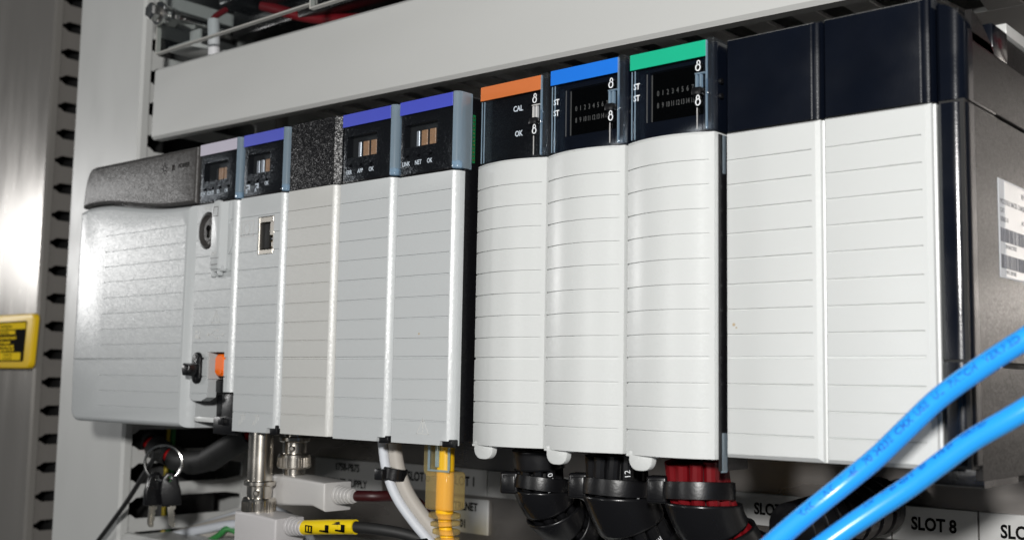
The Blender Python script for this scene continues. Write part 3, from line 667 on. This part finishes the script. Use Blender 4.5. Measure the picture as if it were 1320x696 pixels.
# ------------------------------------------------------------ coax plugs, taps and cables under the network module
def coax(cx, cy, ztop, zn, label, body_m, tapbox, boot_to, long_barrel):
    t = thing('coaxial_tap', label, 'connector', (cx, cy, tapbox[4]), 'coaxial taps plugged in below the network module')
    b = BM()
    if long_barrel: lathe(b, [(5.6, ztop-zn-8.6), (5.6, 0)][::-1], (cx, cy, zn+8.6))
    else: lathe(b, [(5.0, 0), (5.0, ztop-zn-8)], (cx, cy, zn+8))
    part('barrel', b, M['nickel'], t)
    b = BM(); z = zn
    lathe(b, [(5.2, -2.5), (5.2, 0), (6.9, .3), (7.4, .8), (7.4, 6.4), (7.0, 7.0), (5.4, 7.2), (5.4, 12.0), (6.6, 12.3), (7.0, 12.7), (7.0, 14.2), (6.6, 14.6), (5.0, 14.8)], (cx, cy, z), seg=40)
    nut = part('coupling_nut', b, M['nickel'], t)
    b = BM()
    for k in range(36):
        a = 2*math.pi*k/36; cb = BM(); box(cb, 7.2, 7.72, -.32, .32, .9, 5.4, .12, 1)
        bmesh.ops.rotate(cb, verts=cb.verts, cent=(0, 0, 0), matrix=Matrix.Rotation(a, 3, 'Z')); bmesh.ops.translate(cb, verts=cb.verts, vec=(cx, cy, z)); merge(b, cb)
    part('knurling', b, M['nickel'], nut, kind='stuff')
    b = BM(); lathe(b, [(1.3, 0), (1.3, 2.2), (.8, 2.6)], (cx+3.6, cy-4.0, z+9.6), (.67, -.74, 0), 14); part('bayonet_pin', b, M['nickel'], nut)
    x0, x1, y0, y1, z0, z1 = tapbox
    b = BM()
    prism(b, [(x0, z0), (x1-8, z0+2), (x1, z1-13.5), (x1, z1-1.2), (x0+12, z1), (x0, z1)], 'y', y0, y1, 1.2, 3, front_only=False); part('tap_body', b, body_m, t, sharp=40)
    b = BM(); ym, zm = (y0+y1)/2, z1-(4.6 if long_barrel else 6.6)
    for i in range(5):
        lathe(b, [(4.0-.25*i, 0), (4.2-.25*i, .2), (4.2-.25*i, 1.4), (4.0-.25*i, 1.6)], (x1+.2+i*2.0, ym, zm), (1, 0, 0), 20)
    lathe(b, [(2.9, -2), (2.6, 11)], (x1, ym, zm), (1, 0, 0), 18)
    part('strain_relief', b, body_m, t)
    return (x1+10, ym, zm)
e1 = coax(45.5, 9.0, -31, -69.0, 'front coaxial tap with long nickel barrel and pinkish grey body', M['tap2'], (38.5, 68.5, 1, 17, -98, -67.8), None, True)
e2 = coax(50.5, 24.0, -31, -49.6, 'rear coaxial tap with light grey body, beside the long barrel one', M['tap'], (43.0, 82.0, 16, 32, -66, -52.3), None, False)
t = thing('coaxial_cable', 'yellow sleeved cable leaving the front coaxial tap', 'cable', (e1[0], e1[1], e1[2]))
b = BM(); tube(b, [(e1[0]-2, e1[1], e1[2]), (e1[0]+12, e1[1]+2, e1[2]+1.4), (e1[0]+27, e1[1]+5, e1[2]+2.6)], 3.1, 18); sl = part('marker_sleeve', b, M['yellow'], t)
b = BM(); tube(b, [(e1[0]-3, e1[1], e1[2]), (e1[0]+27, e1[1]+5, e1[2]+2.6), (e1[0]+50, e1[1]+22, e1[2]-2), (e1[0]+62, e1[1]+50, e1[2]-20), (e1[0]+66, e1[1]+70, e1[2]-60)], 2.4, 16); part('jacket', b, M['matteblack'], t)
b = BM()
for xx, w, pat in ((3.2, 4.2, 0), (12, 4.4, 1), (20.5, 4.6, 1)):
    yy, zz = e1[1]+xx*.17-3.2, e1[2]+xx*.1
    if pat == 0:
        for q in ((0, .5, -1.4, 1.4), (1.9, 2.3, -1.4, 1.4), (3.7, 4.2, -1.4, 1.4), (0, 4.2, 1.1, 1.5), (0, 4.2, -1.5, -1.1)): box(b, e1[0]+xx+q[0], e1[0]+xx+q[1], yy+.05, yy+.5, zz+q[2], zz+q[3])
    else:
        box(b, e1[0]+xx+2.4, e1[0]+xx+4.2, yy+.05, yy+.6, zz-1.4, zz+1.5); box(b, e1[0]+xx-1.2, e1[0]+xx+4.2, yy+.05, yy+.6, zz-1.5, zz-.8)
part('sleeve_print', b, M['dark'], sl)
b = BM(); tube(b, [(e2[0]-3, e2[1], e2[2]), (e2[0]+8, e2[1]+5, e2[2]+.3), (e2[0]+12, e2[1]+20, e2[2]-1), (e2[0]+10, e2[1]+36, e2[2]-12), (e2[0]+6, e2[1]+44, e2[2]-50)], 2.4, 16); solo('coaxial_cable', b, M['maroon'], 'dark red cable leaving the rear coaxial tap', 'cable')

# ------------------------------------------------------------ pair of grey cables with a black tie
GA = [(120, 17, -32), (121, 19, -45), (124, 22, -56), (129, 27, -66), (135, 33, -76), (142, 42, -92)]
b = BM(); tube(b, [(p[0]-1.0, p[1]-2.2, p[2]) for p in GA], 2.0, 18); solo('grey_cable', b, M['grey1'], 'thin bluish white cable hanging below the ERR APP module', 'cable')
b = BM(); tube(b, [(p[0]+1.4, p[1]+1.8+i*.3, p[2]+.4) for i, p in enumerate(GA)], 3.1, 18); solo('grey_cable', b, M['grey2'], 'thick warm grey cable beside the thin bluish white one', 'cable')
t = thing('cable_tie', 'small black tie around the pair of grey cables', 'cable tie', (121, 19, -48))
b = BM(); tube(b, [(115.6, 19, -37), (116.4, 20, -42), (117.6, 19.6, -47)], lambda u: 1.3-.3*u, 8); part('tail', b, M['black'], t)
b = BM(); lathe(b, [(5.2, -2.4), (5.5, -2.1), (5.5, 2.1), (5.2, 2.4)], (121.4, 20.0, -47), (.15, .1, 1), 24); part('strap', b, M['black'], t)
b = BM(); box(b, 117.5, 122.5, 12.4, 16.6, -49.6, -45, .5); part('head', b, M['black'], t)

# ------------------------------------------------------------ yellow patch cord with clear boot
t = thing('patch_cord', 'yellow patch cord with a clear ribbed boot plugged in below LINK module', 'cable', (157, 16, -72))
px, py = 156.5, 14.5
b = BM(); box(b, px-5.9, px+5.9, py-4.1, py+4.1, -43.4, -31.5, .5); part('plug', b, M['clear'], t)
b = BM(); box(b, px-5.9, px-4.9, py-4.2, py-3.6, -43, -32, .1, 1); box(b, px+4.9, px+5.9, py-4.2, py-3.6, -43, -32, .1, 1); box(b, px-1.0, px+.4, py-5.0, py-3.9, -42, -31, .2); box(b, px-5.9, px+5.9, py-4.3, py-3.8, -43.8, -43, .2, 1); part('plug_latch', b, M['clearbar'], t)
b = BM(); box(b, px-6.7, px+6.7, py-5.0, py+5.0, -58.5, -43.8, 1.4, 3); bt = part('boot', b, M['ycable'], t)
b = BM()
for i in range(4):
    z = -60.6-i*3.1; rr = 6.3-.45*i
    ox, oy = i*.25, i*.3
    lathe(b, [(rr-.8, -1.0), (rr, -.7), (rr, .6), (rr-.8, .9)], (px+ox, py+oy, z), (.05*(-1)**i, 0, 1), 24)
part('boot_rib', b, M['ycable'], bt)
b = BM(); prism(b, roundpoly(px-10.2, px-5.6, -46, -33, (2.5, .5, 1.5, 2.2)), 'y', py-2.2, py+2.6, .8, 3, front_only=False); part('boot_hood', b, M['ycable'], bt)
b = BM(); tube(b, [(px, py, -33), (px, py, -46), (px, py, -60), (px+1, py+1, -70), (px+4, py+4, -80), (px+9, py+12, -100)], lambda u: 3.5 if u < .42 else 2.6, 18); part('jacket', b, M['amber'], t)
b = BM(); 
for i in range(4): box(b, px-3.4+i*1.8, px-2.2+i*1.8, py-2.6, py-1.8, -40+i, -33, .2, 1)
part('conductor', b, M['amber'], t)
t = thing('cable_tie', 'black tie at the lower end of the yellow patch cord', 'cable tie', (158, 15, -78))
b = BM(); box(b, 0, 9.5, -3, 3, -1.3, 1.3, .4)
bmesh.ops.rotate(b, verts=b.verts, cent=(0, 0, 0), matrix=Matrix.Rotation(R(38), 3, 'Y')); bmesh.ops.translate(b, verts=b.verts, vec=(147, 11, -71)); part('tail', b, M['black'], t)
b = BM(); box(b, 158.5, 165, 8, 13, -77, -71.5, .6)
bmesh.ops.rotate(b, verts=b.verts, cent=(161, 10, -74), matrix=Matrix.Rotation(R(-28), 3, 'Y')); part('head', b, M['black'], t)
b = BM(); lathe(b, [(4.6, -2.2), (5.0, -2), (5.0, 2), (4.6, 2.2)], (158.6, 17.4, -76), (.3, .3, -1), 22); part('strap', b, M['black'], t)

# ------------------------------------------------------------ spiral wrapped bundles under the terminal modules
def bundle(name_label, path, r, ncond, cm, wraps, tie, tie_label, rows, seed):
    rnd = random.Random(seed)
    t = thing('cable_bundle', name_label, 'cable bundle', path[0], 'spiral wrapped cable bundles below the terminal modules')
    P = smooth_path(path, 14); fr = frames(P)
    k = 0
    for i in range(ncond):
        a = 2*math.pi*i/ncond; rad = r*.74
        pts = [p+(n*math.cos(a+.9*j/len(P))+u*math.sin(a+.9*j/len(P)))*rad for j, (p, (tt, n, u)) in enumerate(zip(P, fr))]
        b = BM(); tube(b, pts[::2]+[pts[-1]], r*.20, 10, 2); part('conductor', b, M[cm], t)
    b = BM(); tube(b, P, r*.56, 12, 1); part('core', b, M['matteblack'], t)
    # wrap: overlapping tapered collars with open gaps
    b = BM()
    for (s0, s1, tilt, flare) in wraps:
        i0, i1 = int(s0*(len(P)-1)), int(s1*(len(P)-1)); seg = 30; rings = []
        bb = bmesh.new()
        for q, i in enumerate(range(i0, i1+1)):
            f = q/max(1, (i1-i0)); p, (tt, n, u) = P[i], fr[i]
            rr = r*(1.0+flare*(1-f))
            ring = []
            for kx in range(seg):
                an = 2*math.pi*kx/seg
                off = (n*math.cos(an)+u*math.sin(an))*rr; sh = max(-.45*r, min(.45*r, tilt*(1-.75*f)*(-off.z/tt.z if abs(tt.z) > .5 else 0)))
                ring.append(bb.verts.new(p+(n*math.cos(an)+u*math.sin(an))*rr+tt*sh))
            rings.append(ring)
        for q in range(len(rings)-1):
            for kx in range(seg): bb.faces.new([rings[q][kx], rings[q][(kx+1) % seg], rings[q+1][(kx+1) % seg], rings[q+1][kx]])
        bmesh.ops.recalc_face_normals(bb, faces=bb.faces)
        o = part('wrap_turn', bb, M['rubber'], t, sharp=50)
        so = o.modifiers.new('wall', 'SOLIDIFY'); so.thickness = .0009; so.offset = -1
    b.free()
    # white core numbers printed on the conductors, just above and below the tie
    for (s, dx, txt) in rows:
        i = int(s*(len(P)-1)); p, (tt, n, u) = P[i], fr[i]
        front = Vector((.62, -.78, 0)); front = (front-tt*front.dot(tt)).normalized(); side = tt.cross(front)
        nrm = (front*math.cos(dx)+side*math.sin(dx)).normalized(); X = nrm.cross(tt).normalized()*-1
        m3 = Matrix((tt*-1, X*-1, nrm)).transposed()
        if m3.determinant() < 0: m3 = Matrix((tt*-1, X, nrm)).transposed()
        text(txt, 3.0, p+nrm*(r*.955), M['white'], t, rot=m3, name='core_number', align='CENTER')
    # cable tie
    tt_ = thing('cable_tie', tie_label, 'cable tie', tie['c'], 'black cable ties on the wrapped bundles')
    c = Vector(tie['c']); ax = Vector(tie['ax'])
    b = BM(); rr = tie['r']; lathe(b, [(rr-.8, -tie['h']), (rr, -tie['h']+.2), (rr+.15, 0), (rr, tie['h']-.2), (rr-.8, tie['h'])], c, ax, 40, cap=False); part('strap', b, M['black'], tt_)
    hb = BM(); hx, hy = tie['head']; box(hb, -3.6, 3.6, -3.3, 3.3, -tie['h']-1.5, tie['h']+1.6, .9, 3)
    box(hb, -2.4, 2.4, -3.7, -3.0, -tie['h']-.3, tie['h']+.3, .3)
    bmesh.ops.rotate(hb, verts=hb.verts, cent=(0, 0, 0), matrix=Matrix.Rotation(R(tie['rz']), 3, 'Z')); bmesh.ops.translate(hb, verts=hb.verts, vec=(c.x+hx, c.y+hy, c.z)); part('head', hb, M['black'], tt_)
    return t
bundle('black wrapped cable bundle below the orange striped module', [(190, 31, -34), (190, 32, -44), (190.5, 35, -53), (191.5, 43, -61), (193, 56, -66.5), (195, 72, -68), (198, 100, -66), (199, 125, -64)], 9.9, 9, 'rubber',
       ((.0, .11, .12, .05), (.235, .345, 1, .09), (.375, .46, .3, .09), (.485, .57, .2, .09), (.60, .74, .2, .08), (.77, .98, .2, .03)), dict(c=(190.2, 32.5, -47), ax=(.05, .1, 1), r=10.6, h=2.6, head=(-9.0, -7.0), rz=20), 'black cable tie on the bundle below the orange striped module', ((.135, -.45, '10'), (.205, -.35, '10'), (.205, -.8, '67'), (.385, -.2, '10')), 1)
bundle('black wrapped cable bundle below the blue striped module', [(226, 31, -34), (226.5, 32, -45), (228, 36, -56), (230, 43, -66), (233, 52, -77), (237, 64, -90), (242, 78, -108)], 12.2, 11, 'rubber',
       ((.235, .39, 1, .09), (.485, .64, .25, .09), (.67, .82, .2, .08), (.84, .99, .2, .03)), dict(c=(226.4, 32.2, -45.8), ax=(.02, .06, 1), r=12.8, h=3.0, head=(-12.4, -6.5), rz=20), 'black cable tie on the bundle below the blue striped module', ((.10, -.3, '12'), (.50, -.5, '3WRE'), (.50, .0, '14'), (.215, -.5, '13')), 2)
bundle('black wrapped bundle of red wires below the green striped module', [(261, 29, -34), (261.5, 31, -45), (263, 35, -55), (266, 42, -64), (270, 52, -71), (275, 66, -76), (281, 84, -78), (286, 110, -76)], 11.6, 11, 'redshade',
       ((.195, .345, 1, .10), (.355, .46, .4, .12), (.475, .56, .3, .10), (.575, .70, .3, .05), (.71, .98, .2, .04)), dict(c=(261.2, 30.6, -44.5), ax=(-.05, .06, 1), r=12.4, h=3.0, head=(-11.6, -7.0), rz=18), 'black cable tie on the bundle of red wires', (), 3)
b = BM()
for i in range(7):
    y = 88+i*7.5; lathe(b, [(10.2, 0), (11.2, .6), (11.2, 6.2), (10.2, 6.8)], (266+i*2.0, y, -63+i*1.2), (.22, 1, .14), 28)
solo('corrugated_conduit', b, M['rubber'], 'black corrugated conduit behind the red wire bundle', 'conduit')

# ------------------------------------------------------------ keys on a ring, hanging from the wiring under the power supply
t = thing('key_ring', 'two black headed keys on a steel ring hanging under the power supply', 'keys', (-74, 36, -86))
kc_ = Vector((-74.5, 35, -54.5))
va = Vector((.80, .60, 0)); vb = Vector((0, 0, 1))
b = BM(); tube(b, [kc_+va*(10.2*math.cos(R(a)))+vb*(9.2*math.sin(R(a))) for a in range(-225+360, 460-45, 12)], .75, 10, 2)
b.free(); b = BM(); tube(b, [kc_+va*(10.2*math.cos(R(a)))+vb*(9.4*math.sin(R(a))) for a in range(0, 361, 12)], .75, 10, 2); part('ring', b, M['steel'], t)
def key(dx, rz, tilt):
    hb = BM(); prism(hb, [(-5, -9), (5, -9), (5.4, -2), (4, 5.5), (1.5, 8.5), (-1.5, 8.5), (-4, 5.5), (-5.4, -2)], 'y', -1.9, 1.9, .8, 3, front_only=False)
    c = BM(); lathe(c, [(1.6, -6), (1.6, 6)], (0, 0, 5.2), (0, 1, 0), 14); hb = cut(hb, c)
    sb = BM(); prism(sb, [(-2.2, -9.2), (-2.0, -18.8), (-.8, -20.4), (.8, -20.4), (1.4, -19), (.9, -17.6), (1.6, -16.2), (1.0, -14.6), (1.7, -13), (1.1, -11.8), (2.2, -10.6), (2.2, -9.2)], 'y', -.8, .8, .2, 1, front_only=False)
    box(sb, -.5, .3, -1.05, 1.05, -19, -9)
    mt = Matrix.Translation(kc_+va*dx+Vector((0, 0, -13.5))) @ Matrix.Rotation(R(rz), 4, 'Z') @ Matrix.Rotation(R(tilt), 4, 'Y')
    for m_ in (hb, sb): bmesh.ops.transform(m_, matrix=mt, verts=m_.verts)
    k = part('key', hb, M['black'], t, sharp=40); part('blade', sb, M['keymetal'], k)
key(-4.2, 78, 3); key(4.4, 62, -6)
b = BM(); tube(b, [(-86, 38, -50), (-104, 39.5, -66), (-124, 41, -83), (-160, 42, -112)], 1.35, 10); tube(b, [(-83, 36, -48), (-87, 38, -51)], 2.2, 10)
solo('key_strap', b, M['matteblack'], 'thin black strap running down left from the key ring', 'strap')
# wrapped loom with red cores behind the keys
t = thing('wrapped_loom', 'black wrapped loom with red cores showing, behind the key ring', 'cable bundle', (-110, 70, -62))
LP = [(-172, 66, -30), (-152, 68, -44), (-130, 70, -53), (-108, 71, -57), (-86, 70, -55), (-66, 68, -48), (-40, 66, -38)]
b = BM(); tube(b, LP, 4.0, 14); part('core', b, M['red'], t)
Ps = smooth_path(LP, 10)
for a0, a1 in ((0, 14), (16, 23), (25, 31), (32, 41), (42, 60)):
    b = BM(); q = Ps[a0:a1+1]
    tube(b, q, lambda u: 6.4-1.0*u, 20, 1, cap=False); bmesh.ops.solidify(b, geom=b.faces[:], thickness=-.7); part('wrap_turn', b, M['matteblack'], t)
# pale cables lying in the low duct
for i, (dy, dz, m) in enumerate(((0, 0, 'grey1'), (7, 4, 'grey2'), (14, 8, 'grey1'), (4, -5, 'grey2'))):
    b = BM(); tube(b, [(-150, 84+dy, -106+dz*.3), (-110, 86+dy, -97+dz*.6), (-78, 92+dy, -92+dz), (-62, 106+dy, -102+dz), (-52, 120+dy, -130+dz)], 2.6, 14)
    solo('lying_cable', b, M[m], ('front', 'second', 'rearmost', 'lowest')[i]+' pale cable lying below the keys in the low duct', 'cable', 'pale cables lying in the low duct')
b = BM(); tube(b, [(-130, 80, -118), (-95, 84, -100), (-85, 90, -96), (-60, 110, -120)], 1.7, 10); solo('earth_wire', b, M['gwire'], 'green wire among the pale cables under the keys', 'wire')

# ------------------------------------------------------------ blue cables in the foreground
def print_on(par, path, r, words, ang, size):
    P = smooth_path(path, 24); 
    for (s, wtxt) in words:
        i = int(s*(len(P)-1)); p = P[i]; tt = (P[i+1]-P[i-1]).normalized()
        view = (CP/MM-p).normalized(); fr_ = (view-tt*view.dot(tt)).normalized(); sd = tt.cross(fr_)
        nrm = (fr_*math.cos(ang)+sd*math.sin(ang)).normalized(); X = tt if tt.x > 0 else -tt; Y = nrm.cross(X).normalized()
        b = text_bm(wtxt, size, (0, 0, 0), rot=Matrix.Identity(3), ext=.03, align='CENTER', font_w=.05)
        # wrap the flat lettering round the jacket
        for v in b.verts:
            th = v.co.y/r; v.co = p+X*v.co.x+(nrm*math.cos(th)+Y*math.sin(th))*(r+.02+v.co.z)
        part('jacket_print', b, M['blueprint'], par)
B1 = [(420, -14, 27), (395.0, -11.3, 12.5), (381.2, -14.1, 3.2), (370.9, -15.5, -3.9), (361.0, -16.4, -11.4), (353.4, -18.0, -19.1), (345.7, -19.6, -27.0), (338.4, -22.4, -33.9), (332.1, -27.0, -40.3), (326.9, -33.4, -46.6), (320.3, -43.2, -55.8)]
b = BM(); tube(b, B1, 2.75, 28, 10); o = solo('blue_cable', b, M['bluecable'], 'upper of the two bright blue cables crossing the lower right corner', 'cable', 'bright blue cables in the foreground', base=B1[-1])
print_on(o, B1, 2.75, ((.24, 'VERIFIED'), (.33, 'PATCH'), (.395, 'UL'), (.445, 'USE'), (.50, 'CMX'), (.57, '0423E'), (.62, 'P0'), (.68, '71-60'), (.76, 'AWG'), (.83, 'MHC')), .35, 2.6)
B2 = [(420, -4, 12), (394.1, -9.9, -4.2), (380.9, -14.7, -14.0), (369.6, -16.9, -21.4), (362.1, -18.6, -27.5), (354.2, -20.6, -34.1), (346.8, -23.6, -39.9), (339.6, -27.7, -45.9), (330.9, -34.2, -54.0)]
b = BM(); tube(b, B2, 2.75, 28, 10); o = solo('blue_cable', b, M['bluecable'], 'lower of the two bright blue cables crossing the lower right corner', 'cable', 'bright blue cables in the foreground', base=B2[-1])
print_on(o, B2, 2.75, ((.36, 'VERIFIED'), (.47, '4 PR 24'), (.55, '60'), (.61, '423 E'), (.68, '71 60'), (.76, 'AW')), .8, 1.9)

# ------------------------------------------------------------ terminal strip above the duct, behind an acrylic guard
t = thing('terminal_strip', 'black terminal strip with steel bolts above the duct, top left', 'terminal strip', (-30, 80, 175))
b = BM(); box(b, -100, 200, 84, 110, 196, 260, 1.5); part('strip_body', b, M['black'], t)
for i in range(9):
    b = BM(); x = -84+i*30; box(b, x, x+18, 62, 86, 206, 240, 2.5, 3); bl = part('terminal_block', b, M['black'], t)
    b = BM(); lathe(b, [(4.4, 0), (4.4, 2.4), (3.4, 3.2), (1, 3.3)], (x+9, 62.2, 216), (0, -1, 0), 20); part('screw', b, M['steel'], bl)
b = BM(); box(b, -104, 220, 108, 151.5, 182, 192, 1); part('mounting_rail', b, M['matteblack'], t)
b = BM(); box(b, -120, 330, 112, 151.5, 176, 330, 1); part('base_board', b, M['matteblack'], t)
t = thing('guard_bolt', 'bright steel standoff bolt holding the acrylic guard, top left', 'bolt', (-104, 40, 196))
ax = (.0, 1, 0); o_ = (-104, 30, 200)
b = BM(); lathe(b, [(4.2, 0), (5.2, 1.2), (5.2, 4.6), (4.4, 5.6)], o_, ax, 6); part('cap_nut', b, M['steel'], t, sharp=20)
b = BM(); lathe(b, [(6.6, 5.8), (6.9, 6.1), (6.9, 7.4), (6.6, 7.7)], o_, ax, 28); part('washer', b, M['steel'], t)
b = BM(); lathe(b, [(5.4, 11.6), (5.8, 12.2), (5.8, 17), (5.4, 17.6)], o_, ax, 6); part('nut', b, M['steel'], t, sharp=20)
b = BM(); lathe(b, [(3.6, 4), (3.6, 56)], o_, ax, 18); part('rod', b, M['steel'], t)
def guard(x0, x1, y, z0, z1, label):
    t = thing('acrylic_guard', label, 'guard', ((x0+x1)/2, y, z0), 'clear acrylic guards over the terminal strip')
    b = BM(); box(b, x0+.1, x1-.1, y+.05, y+2.95, z0+.9, z1); part('sheet', b, M['acrylic'], t)
    b = BM(); box(b, x0, x1, y, y+3, z0, z0+.85, .15, 1); part('bottom_edge', b, M['acredge'], t)
    for xa in (x0-.9, x1): 
        b = BM(); box(b, xa, xa+.85, y, y+3, z0, z1, .15, 1); part('side_edge', b, M['acredge'], t)
guard(-111, 31, 40, 178.0, 320, 'clear acrylic guard sheet held by the steel bolt')
guard(35, 190, 36, 173.4, 320, 'clear acrylic guard sheet right of the bolted one')
b = BM(); box(b, -108, -86, 46, 90, 180, 183, .4); box(b, -108, -98, 60, 62, 183, 196, .4); box(b, -108, -40, 92, 100, 168, 184, .5); solo('guard_bracket', b, M['duct'], 'small pale grey bracket behind the acrylic guard', 'bracket')
t = thing('marked_wire', 'white wire marker sleeve on a red wire behind the acrylic guard', 'wire', (-78, 56, 150))
b = BM(); tube(b, [(-76, 58, 140), (-77, 57, 170), (-78, 56, 196)], 3.4, 18); mk = part('marker_sleeve', b, M['marker'], t)
b = BM(); tube(b, [(-78, 56, 194), (-78, 57, 198), (-78, 64, 204)], 1.8, 12); part('core', b, M['darkred'], t)
text('123', 3.6, (-75, 53.3, 172), M['dark'], mk, rot=Matrix.Rotation(R(42), 3, 'Z') @ Matrix.Rotation(R(90), 3, 'X') @ Matrix.Rotation(R(90), 3, 'Z'), align='CENTER')
for i, (pts, r_, lab) in enumerate((
    ([(-60, 76, 206), (-30, 90, 196), (10, 100, 190), (60, 108, 182)], 3.2, 'dark red wire behind the terminal strip, nearest the bolt'),
    ([(-20, 74, 208), (20, 90, 200), (70, 100, 192), (130, 112, 182)], 3.0, 'dark red wire behind the terminal strip, in the middle'),
    ([(84, 66, 150), (85, 64, 190), (86, 68, 230)], 2.4, 'bright red wire at the top, right of the second guard'))):
    b = BM(); tube(b, pts, r_, 12); solo('red_wire', b, M['darkred' if i < 2 else 'red'], lab, 'wire')
for i in range(2):
    b = BM(); tube(b, [(366+i*9, 70, 104+i*3), (374+i*9, 100, 108+i*3), (372+i*8, 148, 112)], 3.2, 12); solo('red_wire', b, M['darkred'], ('lower', 'upper')[i]+' dark red wire passing the rack end, top right corner', 'wire')

# ------------------------------------------------------------ yellow warning tag on the left duct
t = thing('warning_tag', 'yellow plastic warning tag with black print at the left edge', 'tag', (-345, 72, -4))
b = BM(); prism(b, [(x-(34-z)*.09, z) for x, z in roundpoly(-400, -302.5, -4.0, 34.5, 4.5)], 'y', 70.5, 74.5, 1.2, 3); part('tag_body', b, M['ytag'], t)
b = BM(); prism(b, [(x-(34-z)*.09, z) for x, z in roundpoly(-400, -312, .8, 29.5, 1.5)], 'y', 70.2, 70.9); lb = part('print_field', b, M['dark'], t)
b = BM(); box(b, -399, -313.6, 70.0, 70.4, 23.8, 28.4); box(b, -399, -319, 70.0, 70.4, 1.8, 7.2); box(b, -399, -329, 70.0, 70.4, 20.2, 23.0); part('print_band', b, M['tagyel'], lb)
for tx, z, x, sz in (('Lexington', 26.2, -352, 4.2), ('Before operating', 21.6, -360, 3.0)): text(tx, sz, (x, 69.95, z), M['dark'], lb, sx=1.05)
for tx, z in (('electrical shock hazard', 17.8), ('Read all manuals', 14.6), ('before servicing unit', 11.8), ('Voltage from 4 to 30', 9.1)): text(tx, 3.2, (-358, 70.1, z), M['tagyel'], lb, sx=1.05, font_w=.13)
for tx, z in (('Technical Data', 5.6), ('for service call', 3.2)): text(tx, 2.2, (-345, 69.95, z), M['dark'], lb)
# small stains
b = BM(); lathe(b, [(.45, -.04), (.45, .02)], (154.6, 0, 9.2), (0, 1, 0), 9); part('stain', b, M['stain'], t4)
b = BM(); lathe(b, [(.55, -.03), (.55, .02)], (284.4, YF+.12, 10.6), (0, 1, 0), 7); lathe(b, [(.3, -.03), (.3, .02)], (285.3, YF+.12, 9.6), (0, 1, 0), 7); part('stain', b, M['stain'], fl8)
